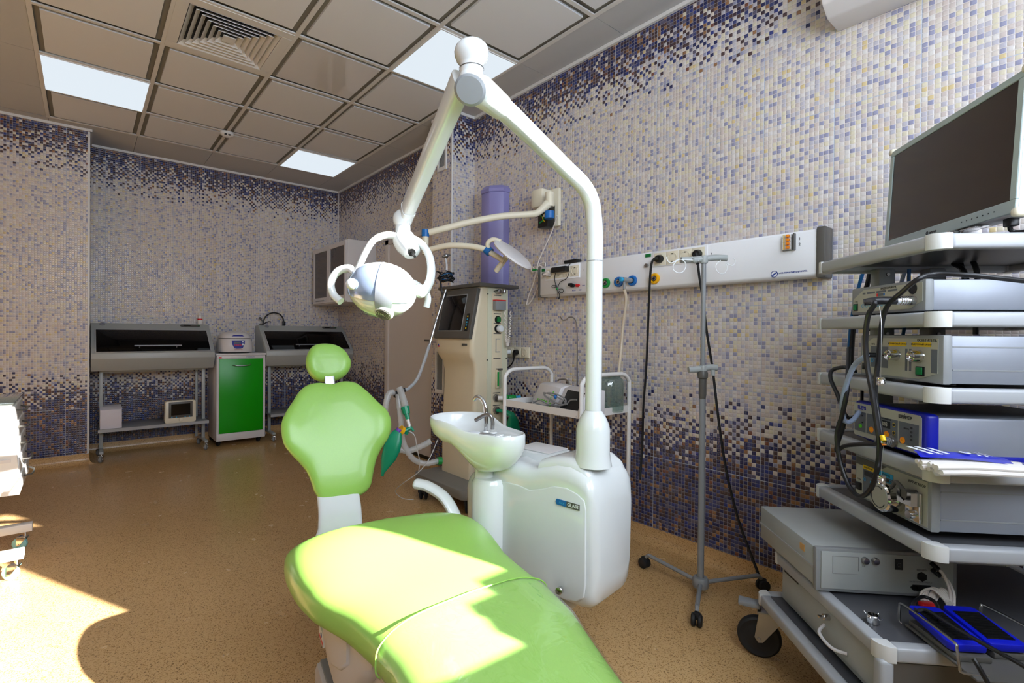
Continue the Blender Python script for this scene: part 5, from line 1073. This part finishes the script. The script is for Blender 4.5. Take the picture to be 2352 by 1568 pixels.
m = MB(); m.text('ОСВЕТИТЕЛЬ', X @ Matrix.Translation((.259, .1065, .0013)), .0095).text('СЕТЬ', X @ Matrix.Translation((.06, .094, .0013)), .006); m.build('lettering', 'ink', o)
m = MB()
for k in (0, 1): m.lathe([(.0045, 0), (.006, .001), (.0045, .001)], X @ Matrix.Translation((.058+.023*k, .047, .0017)), 16)
m.build('key_rings', 'cyan', o)
# --- device 3 : shaver console
o = dev('shaver_console', 'blue-cased shaver console with orange buttons and digital display on the fourth shelf', 'endoscopy device', 0, 0, .825)
MB().box((.045, .052, .004), (.42, .328, .115), .008).build('case', 'alu', o)
MB().box((.018, .048, .012), (.05, .332, .122), .010, seg=3).build('front_shell', 'navy', o); MB().box((.05, .047, .0), (.42, .333, .022), .006).build('base_shell', 'navy', o)
X = PX(.018, .332, .012); m = MB(); m.prism([(.006, .006), (.262, .006), (.268, .012), (.268, .098), (.262, .103), (.006, .103), (.003, .098), (.003, .012)], 0, .0012, X); m.build('front_plate', 'panel', o)
m = MB(); m.box((.006, .02, .001), (.056, .078, .0016), X=X).box((.06, .02, .001), (.186, .078, .0016), X=X).box((.190, .02, .001), (.26, .078, .0016), X=X); parts(m, 'print_block', 'darkpanel', o)
m = MB(); m.box((.105, .050, .001), (.158, .070, .0024), X=X, m=0).text('8888', X @ Matrix.Translation((.1315, .060, .0024)), .0165, m=1); m.build('display', ['black', 'panel'], o)
for xx, yy, rr in ((.082, .034, .0085), (.118, .033, .0095), (.145, .032, .0095), (.205, .029, .0085)):
    m = MB(); T = X @ Matrix.Translation((xx, yy, .001)); m.lathe([(0, .002), (rr, .002), (rr, 0)], T, 24, m=0).lathe([(rr*.35, .0021), (rr*.35, .0028), (rr*.55, .0028), (rr*.55, .0021)], T, 20, m=1); m.build('round_button', ['orange', 'yellow'], o)
m = MB()
for yy in (.064, .042): m.cyl(X @ Vector((.172, yy, .001)), X @ Vector((.172, yy, .003)), .0038, seg=14, m=0); m.lathe([(.0045, .001), (.0058, .002), (.0045, .002)], X @ Matrix.Translation((.172, yy, 0)), 16, m=1)
for yy in (.067, .056, .046, .036): m.cyl(X @ Vector((.236, yy, .001)), X @ Vector((.236, yy, .003)), .003, seg=12, m=0)
m.box((.040, .066, .001), (.045, .070, .003), X=X, m=0).box((.040, .046, .001), (.045, .050, .003), X=X, m=0); m.build('indicator_lamps', ['ink', 'ylabel'], o)
MB().cyl(X @ Vector((.034, .036, .001)), X @ Vector((.034, .036, .0035)), .006, seg=18).build('green_lamp', 'pgreen', o)
m = MB(); m.text('ШЕЙВЕР', X @ Matrix.Translation((.212, .0905, .0013)), .0115, m=0, bold=.0004).text('ELEPS', X @ Matrix.Translation((.038, .0905, .0013)), .015, m=1, bold=.0006).text('СКОРОСТЬ ВРАЩЕНИЯ', X @ Matrix.Translation((.13, .0745, .0017)), .0055, m=0).text('РЕВЕРС', X @ Matrix.Translation((.218, .062, .0017)), .005, m=0); m.build('lettering', ['ink', 'navy'], o)
m = MB(); T = X @ Matrix.Translation((.172, .019, .001)); m.lathe([(0, .0), (.016, .0), (.016, .006), (.011, .007), (.011, .02), (.010, .035), (.009, .045), (0, .046)], T, 24, m=0)
for k in range(6): m.lathe([(.010, .012+.005*k), (.0122, .013+.005*k), (.0122, .015+.005*k), (.010, .016+.005*k)], T, 20, m=1)
m.build('handpiece_plug', ['steel', 'mgrey'], o)
o = thing('brass_connector', 'small brass and steel connector hanging from the black cable before the shaver console', 'connector', cw(0, 0, 0), CR)
m = MB(); a_, b_ = cq(2026, 1000, -.075), cq(2030, 1012, -.075); m.tube([a_, b_], .0055, 12, m=0).tube([b_, cq(2029, 1016, -.075)], .007, 12, m=1).tube([cq(2029, 1016, -.075), cq(2031, 1022, -.075)], .005, 12, m=2); m.build('connector', ['ylabel', 'chrome', 'orange'], o)
for (pts, lab) in (([(2020, 703), (2024, 740), (2024, 800), (2023, 866)], 'tiny ribbed silver cap hanging on a thin wire in front of the light source'), ([(2030, 1024), (2026, 1050), (2025, 1075), (2025, 1092)], 'tiny silver cap hanging on a thin wire in front of the pump')):
    o = thing('dust_cap', lab, 'dust cap', cw(0, 0, 0), CR); P_ = [cq(a, b, -.08) for a, b in pts]; MB().tube(spline(P_, 5), .0005, 5).build('wire', 'steel', o)
    e = P_[-1]; MB().lathe([(0, 0), (.009, 0), (.0095, -.004), (.0085, -.006), (.0095, -.008), (.0085, -.010), (.0095, -.012), (.0095, -.02), (0, -.02)], Matrix.Translation(e), 20).build('cap', 'chrome', o)
# --- package of swabs
o = dev('swab_package', 'clear packet of white rolls with printed blue header on the fourth shelf of the cart', 'package', .03, -.005, .829)
random.seed(5); m = MB()
for k in range(13):
    yy = -.075+.011*(k % 7)+(.005 if k > 6 else 0); zz = .006+.0105*(k//7); x0 = -.075+random.uniform(-.008, .008); x1 = .13+random.uniform(-.02, .02)
    m.tube(spline([(x0, yy, zz), (.0, yy+random.uniform(-.004, .004), zz+.002), (.07, yy, zz+.001), (x1, yy+random.uniform(-.004, .004), zz)], 4), .0058, 8)
m.build('rolls', 'cablewhite', o)
rw = []
for i in range(12):
    u = i/11; rw.append([Vector((-.095+.26*u, -.088+.10*v/9, (.030*math.sin(PI*min(1, max(0, v/9)))**.7+.003)*(math.sin(PI*min(1, .15+.75*u))**.5)+.0015*noise.noise(Vector((u*9, v, 1))))) for v in range(10)])
MB().sheet(rw).build('film', 'bag', o)
rb = []; 
for i in range(10):
    u = i/9; rb.append([Vector((-.085+.19*u+.01*v, -.030+.026*v-.012*u, .030+.006*math.sin(PI*v/3)+.004*math.sin(PI*u)-.010*u)) for v in range(4)])
MB().sheet(rb).build('blue_header', 'keyblue', o)
def hp(u, v, q=.0012): return Vector((-.085+.19*u+.01*v, -.030+.026*v-.012*u, .030+.006*math.sin(PI*v/3)+.004*math.sin(PI*u)-.010*u+q))
def hx_(u, v): a = hp(u, v); X1 = (hp(u+.05, v)-a).normalized(); Y1 = (hp(u, v+.1)-a).normalized(); Z1 = X1.cross(Y1).normalized(); return axes(a+Z1*.0012, X1, Z1.cross(X1), Z1)
m = MB(); m.lathe([(0, .0), (.011, 0), (.011, .0004), (0, .0004)], hx_(.55, 1.5), 24, m=0).text('2', hx_(.55, 1.5) @ Matrix.Translation((0, 0, .0006)), .014, m=1)
for k, tx in enumerate(('НАКОНЕЧНИК', 'СТЕРИЛЬНЫЙ', 'МЕДИЦИН')): m.text(tx, hx_(.06+.10*k, 1.5) @ Matrix.Rotation(PI/2, 4, 'Z'), .012, m=0, bold=.0003)
for k in range(2): m.box((-.003, -.003, 0), (.003, .003, .0006), X=hx_(.68+.07*k, 1.0), m=0).box((-.001, -.020, 0), (.001, .020, .0006), X=hx_(.71+.07*k, 1.7), m=0)
m.build('header_print', ['whiteink', 'keyblue'], o)
# --- device 4 : pump
o = dev('irrigation_pump', 'grey pump box with round roller head and steel clamp on the fifth shelf', 'endoscopy device', 0, 0, .637)
case(o, .047, .344, .016, .146, grooves=(.03, .10)); X = PX(.03, .344, .016)
m = MB(); m.box((.008, .008, 0), (.286, .122, .0012), X=X, m=0).prism([(.008, .100), (.10, .100), (.14, .122), (.008, .122)], .001, .002, X, m=1); m.build('front_plate', ['panel', 'dgrey'], o)
m = MB(); m.box((.04, .02, .001), (.088, .105, .0018), X=X).box((.10, .02, .001), (.166, .105, .0018), X=X); parts(m, 'print_block', 'darkpanel', o)
m = MB(); m.box((.042, .093, .0018), (.09, .104, .0028), X=X, m=0).text('ДАВЛЕНИЕ', X @ Matrix.Translation((.066, .0985, .0028)), .007, m=2).box((.102, .093, .0018), (.166, .106, .0028), X=X, m=1).text('РАСХОД', X @ Matrix.Translation((.14, .0995, .0028)), .007, m=2); m.build('colour_labels', ['ylabel', 'cyan', 'ink'], o)
m = MB(); m.box((.047, .074, .0018), (.084, .089, .0028), X=X).box((.118, .074, .0018), (.150, .089, .0028), X=X).box((.120, .045, .0018), (.15, .062, .0028), X=X); parts(m, 'display', 'ink', o)
m = MB(); m.box((.012, .024, .001), (.035, .046, .007), .001, X=X); m.build('power_switch', 'black', o)
m = MB()
for a, b in ((.05, .062), (.078, .06), (.108, .05), (.108, .032), (.158, .07), (.158, .085)): m.lathe([(.0042, 0), (.0056, .001), (.0042, .001)], X @ Matrix.Translation((a, b, .002)), 14)
m.build('key_rings', 'cyan', o)
m = MB(); T = X @ Matrix.Translation((.172, .048, .001)); m.lathe([(0, .040), (.036, .040), (.040, .036), (.040, .0), (0, 0)], T, 40, m=0).lathe([(0, .0415), (.034, .0415), (.0345, .040), (0, .040)], T, 36, m=1)
m.tube([T @ Vector((.028*math.cos(a), .028*math.sin(a), .042)) for a in [math.radians(60+270*k/24) for k in range(25)]], .0011, 6, m=2); m.build('roller_head', ['chrome', 'panel', 'ink'], o)
m = MB(); m.box((.222, .012, .001), (.272, .088, .010), .002, X=X, m=0); m.prism([(.222, .088), (.232, .088), (.234, .070), (.246, .062), (.256, .070), (.26, .088), (.272, .088), (.272, .055), (.222, .055)], .01, .03, X, m=0).cyl(X @ Vector((.247, .08, .0)), X @ Vector((.247, .08, .03)), .012, m=1).cyl(X @ Vector((.250, .028, .01)), X @ Vector((.250, .028, .022)), .010, m=0); m.build('steel_clamp', ['chrome', 'dgrey'], o)
m = MB(); m.tube(spline([T @ Vector((.02, .035, .02)), T @ Vector((.035, .052, .02)), T @ Vector((.06, .04, .02)), T @ Vector((.075, .03, .015))], 5), .005, 10); m.build('pump_lever', 'dgrey', o)
m = MB(); m.text('ИРРИГАТОР', X @ Matrix.Translation((.25, .108, .0013)), .010).text('СЕТЬ', X @ Matrix.Translation((.022, .055, .0013)), .006); m.build('lettering', 'ink', o)
# --- device 5 : rear view of a box on the drawer unit
o = dev('printer_box', 'grey metal box seen from behind, standing turned on the drawer unit of the cart', 'endoscopy device', 0, 0, .399)
m = MB(); m.box((-.135, .245, .012), (.23, .60, .125), .004); m.build('case', 'lgrey', o)
MB().box((-.139, .232, .004), (.234, .25, .130), .004).build('back_frame', 'mgrey', o)
MB().box((-.126, .229, .014), (.222, .233, .121), .001).build('back_plate', 'lgrey', o)
MB().box((-.1375, .25, .062), (-.134, .60, .068)).build('side_ledge', 'bumper', o)
XB = axes((-.126, .229, .014), (1, 0, 0), (0, 0, 1), (0, -1, 0)); m = MB()
for xx in (.115, .142): m.lathe([(0, .012), (.008, .011), (.0095, .008), (.0095, 0)], XB @ Matrix.Translation((xx, .088, 0)), 20)
parts(m, 'terminal', 'steel', o)
m = MB(); m.box((.195, .066, 0), (.215, .096, .002), X=XB, m=0)
for k in range(6): a = k*PI/3; m.cyl(XB @ Vector((.205+.004*math.cos(a), .080+.006*math.sin(a), .002)), XB @ Vector((.205+.004*math.cos(a), .080+.006*math.sin(a), .003)), .001, seg=6, m=1)
m.cyl(XB @ Vector((.265, .050, 0)), XB @ Vector((.265, .050, .004)), .013, seg=6, m=0).prism([(.236, .018), (.243, .026), (.287, .026), (.294, .018), (.287, .010), (.243, .010)], 0, .003, XB, m=0).box((.25, .012, .003), (.28, .024, .008), X=XB, m=0); parts(m, 'socket', ['black', 'steel'], o)
m = MB()
for a, b in (((.03, .095), (.10, .0958)), ((.03, .045), (.10, .0458)), ((.03, .045), (.031, .095)), ((.0985, .055), (.101, .095))): m.box((a[0], a[1], 0), (b[0], b[1], .0012), X=XB)
m.text('СИНХРО', XB @ Matrix.Translation((.265, .068, .0005)), .006).text('ОСВЕТИТЕЛЬ ВИДЕО', XB @ Matrix.Translation((.263, .034, .0005)), .0055).text('24', XB @ Matrix.Translation((.112, .070, .0005)), .008); m.build('printed_marks', 'mgrey', o)
m = MB(); m.box((-.1372, .30, .088), (-.1345, .325, .108)); m.build('orange_sticker', 'stick', o)
# white lead bunch and red plug behind pedal
o = dev('white_lead_bunch', 'bunch of tied white leads with a red plug beside the box on the drawer unit', 'cable', .13, .20, .402)
m = MB(); random.seed(9)
for k in range(7): a = .6*k; m.tube(spline([(-.02+.006*k, -.01, .012), (-.01+.008*k, .0, .03+.004*(k % 3)), (.01+.006*k, -.01, .045), (.03+.003*k, -.03, .020), (.02, -.045, .008+.004*k)], 5), .0035, 6)
m.tube(spline([(.03, .01, .10), (.04, -.005, .085), (.045, -.02, .05), (.04, -.03, .012)], 5), .0038, 6).tube(spline([(.032, .01, .085), (.05, -.005, .07), (.055, -.02, .04), (.04, -.04, .012)], 5), .0038, 6); m.build('leads', 'cablewhite', o)
m = MB(); m.box((-.03, -.035, 0), (.01, -.012, .014), .004); m.build('red_plug', 'red', o)
m = MB(); m.cyl((.03, .022, .103), (.032, .0, .094), .0065, bev=.001).cyl((.032, .022, .085), (.036, .0, .078), .0065, bev=.001); m.build('black_plugs', 'black', o)
# chrome socket ring
o = dev('steel_ring_connector', 'short pronged steel ring connector standing on the dark top of the drawer unit', 'connector', -.072, .093, .397)
m = MB(); m.lathe([(.010, 0), (.0145, 0), (.0145, .018), (.013, .02), (.0115, .02), (.010, .004)], ident(), 24)
for k in range(4): a = k*PI/2+.5; m.cyl((.0145*math.cos(a), .0145*math.sin(a), .012), (.022*math.cos(a), .022*math.sin(a), .018), .0012, seg=6)
m.build('ring', 'chrome', o)
# double pedal in wire frame
o = dev('foot_pedal', 'double blue foot pedal with black ribbed pads on the cart drawer unit', 'foot pedal', 0, 0, .40)
m = MB(); m.box((-.005, -.13, .0), (.22, .08, .006), .002); m.build('base_plate', 'dgrey', o)
m = MB(); m.box((.0, -.07, .006), (.075, .075, .02), .003).box((.095, -.05, .006), (.17, .085, .02), .003); m.build('pedal_body', 'dgrey', o)
for k, (x0, y0) in enumerate(((-.004, -.062), (.085, -.05))):
    Xp = Matrix.Translation((x0, y0, .024)) @ Matrix.Rotation(math.radians(6), 4, 'X')
    po_ = MB().prism([(.004, 0), (.072, 0), (.080, .01), (.074, .132), (.066, .14), (.006, .14), (-.001, .13), (-.003, .01)], 0, .018, Xp, bev=.003).build('pedal', 'keyblue', o)
    g = MB(); g.box((.008, .018, .018), (.066, .115, .0195), X=Xp)
    for a in range(10): g.box((.01, .021+.0095*a, .0195), (.064, .025+.0095*a, .0215), X=Xp)
    g.build('ribbed_pad', 'black', po_)
m = MB(); m.tube(spline([(.03, -.115, .006), (-.018, -.112, .008), (-.024, -.11, .02), (-.022, -.10, .052), (-.02, -.085, .062), (-.018, .02, .062), (-.016, .075, .058), (-.015, .084, .045), (-.015, .085, .012), (-.012, .08, .005)], 5), .003, 8)
m.tube(spline([(.18, .09, .03), (.18, .09, .055), (.185, .08, .062), (.2, -.03, .062), (.205, -.06, .055)], 5), .003, 8); m.build('wire_frame', 'steel', o)
o = thing('pedal_cable', 'black cable running from the blue foot pedals down over the cart front', 'cable', cw(0, 0, 0), CR)
cz_ = lambda px, py, z: cl(onZ(px, py, z))
MB().tube(spline([cz_(2160, 1425, .455), cz_(2150, 1385, .44), cz_(2120, 1370, .44), cz_(2098, 1385, .44), cz_(2105, 1402, .455), cz_(2130, 1402, .463), cz_(2200, 1445, .463), cz_(2280, 1490, .462), cz_(2352, 1530, .462), cz_(2420, 1580, .44), cz_(2440, 1680, .3)], 8), .0045, 8).build('cord', 'cable', o)
o = thing('front_cable', 'black cable hanging over the front edge of the drawer unit', 'cable', cw(0, 0, 0), CR)
MB().tube(spline([cl(onD(2236, 1512, 1.02)), cl(onD(2250, 1535, 1.01)), cl(onD(2275, 1580, 1.0)), cl(onD(2300, 1640, 1.0))], 5), .0045, 8).build('cord', 'cable', o)
# --- monitor on the top shelf
ML, MR = onD(2035, 560, 1.70), onD(2338, 485, 1.16)
dx = (MR-ML); dx.z = 0; mw = dx.length; dx.normalize(); rzm = math.atan2(dx.y, dx.x)
mc = (ML+MR)/2; mz = 1.432
o = thing('endoscopy_monitor', 'wide flat monitor with pale grey-green frame on top of the cart', 'monitor', (mc.x, mc.y, 1.391), rzm)
Xm = Matrix.Translation((0, 0, mz-1.391)) @ Matrix.Rotation(math.radians(-3), 4, 'X')
hh = .335
M['mint'] = mat('pale_grey_green_frame', '#a9b9b9', .38, var=.02)
MB().box((-mw/2, .0, 0), (mw/2, .052, hh), .006, X=Xm).build('back_shell', 'lilacwhite', o)
f = MB()
for a, b in (((-mw/2, 0), (mw/2, .032)), ((-mw/2, hh-.018), (mw/2, hh)), ((-mw/2, .032), (-mw/2+.018, hh-.018)), ((mw/2-.02, .032), (mw/2, hh-.018))): f.box((a[0], -.006, a[1]), (b[0], .001, b[1]), .0015, X=Xm, seg=1)
f.build('bezel', 'mint', o)
MB().box((-mw/2+.016, -.003, .030), (mw/2-.018, .002, hh-.016), X=Xm).build('screen', 'monscreen', o)
m = MB(); fx = Xm @ axes((0, -.0062, 0), (1, 0, 0), (0, 0, 1), (0, -1, 0)); m.text('neovo', fx @ Matrix.Translation((-.02, .015, 0)), .013, bold=.0002).lathe([(.003, 0), (.006, .0005), (.003, .0006)], fx @ Matrix.Translation((-.046, .015, 0)), 16)
for k in range(7): m.cyl(fx @ Vector((.10+.019*k, .016, 0)), fx @ Vector((.10+.019*k, .016, .0008)), .0016, seg=8)
m.build('logo_and_keys', 'ink', o)
for sx in (-1, 1):
    for zz in (.0, hh): MB().box((sx*mw/2-.012, -.010, zz-.010), (sx*mw/2+.010, .055, zz+.012), .008, X=Xm, seg=3).build('corner_bumper', 'cream', o)
m = MB(); m.box((-.10, .015, .004), (.07, .06, .06), .004, m=0); m.box((-.11, -.05, 0), (.11, .12, .006), .002, m=0); m.build('stand', 'lilacwhite', o)
m = MB(); m.cyl((.095, -.01, .022), (.095, -.035, .022), .014, bev=.002).box((.06, -.005, .034), (.15, .03, .037), .001).cyl((.095, .02, .022), (.095, -.01, .022), .006); m.build('clamp_knob', 'chrome', o)
m = MB(); m.box((.20, .02, .02), (.225, .04, .045), .003).tube(spline([(.21, .03, .03), (.205, .035, .012), (.215, .05, .006), (.25, .07, .006), (.33, .08, .006)], 5), .005, 8); m.build('power_lead', 'black', o)
MB().box((.0, .0, 0), (.14, .06, .016), .004, X=Matrix.Translation((.10, .10, 0)) @ Matrix.Rotation(-rzm+CR, 4, 'Z')).build('power_adapter', 'black', o)
# ================================================================ drip stand
IX, IY = 2.12, 1.098
o = thing('drip_stand', 'grey drip stand on three black casters in front of the tiled wall', 'drip stand', (IX, IY, 0))
t_ = toloc(o)
MB().tube([(0, 0, .05), (0, 0, .98)], .0135, 16).build('lower_pole', 'mgrey', o); zt = 1.47
MB().tube([(0, 0, .97), (0, 0, zt)], .0095, 16).build('upper_pole', 'mgrey', o)
MB().lathe([(0, .035), (.03, .035), (.033, .04), (.033, .072), (.028, .08), (0, .08)], ident(), 24).build('hub', 'mgrey', o)
m = MB(); m.lathe([(0, .86), (.013, .86), (.016, .88), (.016, .95), (.021, .955), (.022, .975), (.018, .985), (.0, .985)], ident(), 20); m.build('height_clamp', 'dgrey', o)
for px, py, hpx, hpy in ((1600, 1420, 1600, 1400), (1480, 1285, 1488, 1268), (1752, 1338, 1760, 1322)):
    gp = onZ(px, py+18, 0); e = Vector((gp.x-IX, gp.y-IY, 0)); m = MB(); m.tube([(0, 0, .055), (e.x*.92, e.y*.92, .07)], .009, 10).tube([(e.x*.92, e.y*.92, .07), (e.x*.97, e.y*.97, .055)], .008, 10); m.build('leg', 'mgrey', o)
    c = MB()
    d = e.normalized(); s_ = Vector((-d.y, d.x, 0))
    for q in (-1, 1): c.lathe([(0, -.009), (.018, -.009), (.0245, -.005), (.025, 0), (.0245, .005), (.018, .009), (0, .009)], axes(e+s_*(.012*q)+Vector((0, 0, .025)), d, (0, 0, 1), (s_*-1)), 22)
    c.box(e+Vector((-.012, -.012, .03)), e+Vector((.012, .012, .055)), .004); c.build('caster', 'rubber', o)
def hanger(z, w_, nm):
    m = MB(); P_ = [Vector((-.5*w_*rt.x, -.5*w_*rt.y, -.006)), Vector((-.25*w_*rt.x, -.25*w_*rt.y, -.004)), Vector((0, 0, 0)), Vector((.25*w_*rt.x, .25*w_*rt.y, .006)), Vector((.5*w_*rt.x, .5*w_*rt.y, .004))]
    m.tube([p+Vector((0, 0, z)) for p in spline(P_, 5)], .012, 12, flat=1.15); m.cyl((0, 0, z-.02), (0, 0, z+.014), .016, bev=.003); m.build(nm, 'lgrey', o)
hanger(zt+.005, .20, 'top_hanger'); hanger(.995, .125, 'lower_hanger')
m = MB(); m.sph((-.045*rt.x-.012*fw.x, -.045*rt.y-.012*fw.y, zt-.003), .014).cyl((.05*rt.x-.01, .05*rt.y, .99), (.05*rt.x-.012, .05*rt.y, .965), .009); parts(m, 'hanger_knob', 'lgrey', o)
D2 = lambda x, y, d=2.16: t_(onD(x, y, d))
m = MB(); m.tube(spline([D2(1604, 598), D2(1580, 597), D2(1560, 596), D2(1548, 606), D2(1546, 618), D2(1556, 626), D2(1568, 624), D2(1575, 612), D2(1572, 600), D2(1560, 595), D2(1550, 600), D2(1541, 604), D2(1533, 598), D2(1531, 590)], 6), .0022, 8); m.build('hook', 'whiteink', o)
m = MB(); m.tube(spline([D2(1655, 598), D2(1646, 606), D2(1644, 616), D2(1652, 627), D2(1664, 627), D2(1670, 616), D2(1667, 604), D2(1675, 608), D2(1684, 609), D2(1689, 600), D2(1684, 592)], 6), .0018, 8); m.build('hook', 'whiteink', o)
# ================================================================ white trolley table with devices
TX, TY, TW, TD, TZ = 1.945, 1.63, .40, .58, .75      # x toward wall, y away
o = thing('instrument_trolley', 'white tubular trolley table with glass jar and two small devices by the wall', 'trolley', (TX, TY, 0)); t_ = toloc(o)
for yy in (0, TD):
    m = MB(); m.tube(spline([(0, yy, .06), (0, yy, .5), (0, yy, .84), (.008, yy, .895), (.05, yy, .925), (.12, yy, .93), (TW-.12, yy, .93), (TW-.05, yy, .925), (TW-.008, yy, .895), (TW, yy, .84), (TW, yy, .5), (TW, yy, .06)], 5), .0115, 12); m.build('side_frame', 'white2', o)
for x in (0, TW):
    for yy in (0, TD): caster('caster', o, (x, yy, .07), .028, 'mgrey', 1.0)
m = MB(); m.box((0, -.0, TZ-.034), (.004, TD, TZ+.004)).box((TW-.004, 0, TZ-.034), (TW, TD, TZ+.004)).box((0, -.002, TZ-.034), (TW, .003, TZ+.004)).box((0, TD-.003, TZ-.034), (TW, TD+.002, TZ+.004)); m.build('shelf_rim', 'white2', o)
MB().box((.004, .003, TZ-.034), (TW-.004, TD-.003, TZ-.028)).build('upper_shelf', 'dgrey', o)
MB().box((.0, .0, .27), (TW, TD, .285), .002).build('lower_shelf', 'white2', o)
# devices on it
def wedge_dev(px0, px1, pyt, pyb, nm, lab, kind):
    z0 = TZ-.028; A = onZ(px0, pyb, z0+.01); B = onZ(px1, pyb+14, z0+.01)
    o = thing(nm, lab, 'therapy device', (A.x, A.y, z0), math.atan2(B.y-A.y, B.x-A.x)); w_ = (B-A).length
    m = MB(); m.prism([(0, .004), (.06, .125), (.09, .135), (.17, .13), (.17, .0), (.004, 0)], 0, w_, axes((0, 0, 0), (0, 1, 0), (0, 0, 1), (1, 0, 0)), bev=.006); m.build('housing', 'lilacwhite' if kind else 'dgrey', o)
    n_ = Vector((0, -.121, .06)).normalized(); up_ = Vector((0, .06, .121)).normalized(); X = axes(Vector((0, .004, .004))+n_*.001, (1, 0, 0), up_, n_*-1 if Vector((1, 0, 0)).cross(up_).dot(n_) < 0 else n_)
    return o, w_, X
o, w_, X = wedge_dev(1219, 1266, 885, 926, 'therapy_device', 'small white sloping device with dark display and lime buttons on the trolley', True)
m = MB(); m.box((w_*.26, .066, -.001), (w_*.66, .104, .002), X=X); m.build('display', 'dgrey', o)
m = MB()
for k in range(5): m.cyl(X @ Vector((w_*(.22+.1*k), .038, -.001)), X @ Vector((w_*(.22+.1*k), .038, .003)), w_*.033, seg=12)
for k in range(4): m.cyl(X @ Vector((w_*.76, .10-.018*k, -.001)), X @ Vector((w_*.76, .10-.018*k, .003)), w_*.025, seg=12)
m.cyl(X @ Vector((w_*.83, .022, -.001)), X @ Vector((w_*.83, .022, .003)), w_*.07, seg=16); parts(m, 'lime_button', 'pgreen', o)
o, w_, X = wedge_dev(1275, 1324, 895, 940, 'therapy_device', 'white-edged device with black front on the trolley, beside the lamp pole', True)
o.name = 'therapy_device'
m = MB(); m.box((w_*.16, .012, -.001), (w_*.96, .128, .003), .003, X=X); m.build('black_front', 'rubber', o)
tz = lambda px, py, z=.74: onZ(px, py, z)
fd = lambda px: 2.94-(px-1164)*.0026+.035
o = thing('electrode_leads', 'tangle of grey leads lying on the trolley in front of the white device', 'cable', onD(1270, 928, fd(1270))); t_ = toloc(o); q_ = lambda x, y, z=0: t_(onD(x, y-3, fd(x)))
m = MB(); m.tube(spline([q_(1225, 928), q_(1240, 922), q_(1262, 932), q_(1290, 934), q_(1300, 924), q_(1288, 912), q_(1262, 905, .76), q_(1250, 910), q_(1270, 925), q_(1298, 932), q_(1310, 922), q_(1325, 921)], 7), .004, 8).tube(spline([q_(1222, 922), q_(1235, 930), q_(1255, 934), q_(1275, 928), q_(1258, 915), q_(1248, 905, .77), q_(1262, 908), q_(1290, 920), q_(1303, 932)], 7), .0035, 8); m.build('leads', 'mgrey', o)
MB().sph(q_(1276, 914), .011).build('blue_clip', 'blue', o)
o = thing('clear_cup', 'small clear plastic cup on the trolley in front of the black device', 'cup', (*tz(1325, 940)[:2], TZ-.028))
MB().lathe([(.026, 0), (.034, .07), (.033, .07), (.025, .002)], ident(), 24).build('cup', 'jar', o)
o = thing('glass_jar', 'big glass jar with wire clip lid on the trolley behind the lamp pole', 'jar', (TX+.30, TY+.07, TZ-.026))
MB().lathe([(0, .002), (.085, .002), (.09, .01), (.09, .15), (.082, .175), (.07, .185), (.072, .20), (.066, .20), (.066, .186), (.078, .172), (.086, .15), (.086, .012), (0, .008)], ident(), 36).build('jar', 'jar', o)
MB().lathe([(0, .215), (.05, .213), (.074, .206), (.074, .202), (0, .202)], ident(), 32).build('lid', 'jar', o)
m = MB(); m.tube([(.075*math.cos(a), .075*math.sin(a), .196) for a in [2*PI*k/28 for k in range(28)]], .0016, 6, closed=True).tube([(-.09, 0, .17), (-.10, .0, .20), (-.075, 0, .222)], .002, 6); m.build('wire_clip', 'steel', o)
o = thing('glass_dish', 'low green-tinted glass dish on the trolley beside the jar', 'dish', (TX+.30, TY+.05, TZ-.026)) if False else None
o = thing('gooseneck_spout', 'small grey bent spout standing behind the two devices on the trolley', 'spout', (*onX(1306, 893, 2.30)[:2], TZ-.028)); t_ = toloc(o); q_ = lambda x, y: t_(onX(x, y, 2.30))
MB().tube(spline([(0, 0, .0), q_(1309, 888), q_(1300, 872), q_(1285, 871), q_(1281, 874)], 5), .006, 8).build('spout', 'steel', o)
# ================================================================ white drawer trolley at the left edge
o = thing('drawer_trolley', 'sunlit white drawer trolley with glass top cut off by the left edge', 'trolley', (-.23, 3.10, 0))
m = MB(); R = []
for z, xx in ((.39, .0), (.5, -.004), (.70, -.02), (.80, -.027)): R.append([(-.50, -.02, z), (xx, -.02, z), (xx+.0, .42, z+.02 if z < .45 else z), (-.50, .42, z+.02 if z < .45 else z)])
m.loft(R); m.build('body', 'white2', o, 30)
for k in range(5):
    z0 = .405+.078*k; xx = -.001-.0062*k; m = MB(); m.box((xx-.004, -.005, z0), (xx+.005, .405, z0+.072), .003); d_ = m.build('drawer', 'white2', o)
    MB().tube(spline([(xx+.004, .10, z0+.045), (xx+.03, .13, z0+.04), (xx+.036, .20, z0+.038), (xx+.03, .27, z0+.04), (xx+.004, .30, z0+.045)], 4), .0042, 8).build('handle', 'dgrey', d_)
m = MB(); m.box((-.49, -.024, .54), (-.03, -.019, .555)).box((-.49, -.024, .67), (-.03, -.019, .685)); parts(m, 'seam_strip', 'lilacwhite', o)
MB().box((-.50, -.03, .803), (-.02, .43, .811), .001).build('glass_top', 'jar', o)
m = MB(); m.box((-.22, .10, .10), (-.16, .30, .40), .004); m.build('column', 'white2', o)
for yy, xe_ in ((.0, .015), (.40, .02)): MB().box((-.50, yy-.03, .095), (xe_, yy+.02, .135), .003).build('foot', 'white2', o)
for x, yy in ((.0, .0), (.0, .40), (-.07, -.14), (-.48, .40)): caster('caster', o, (x-.01, yy-.005, .097), .032, 'tealc', 1.2)
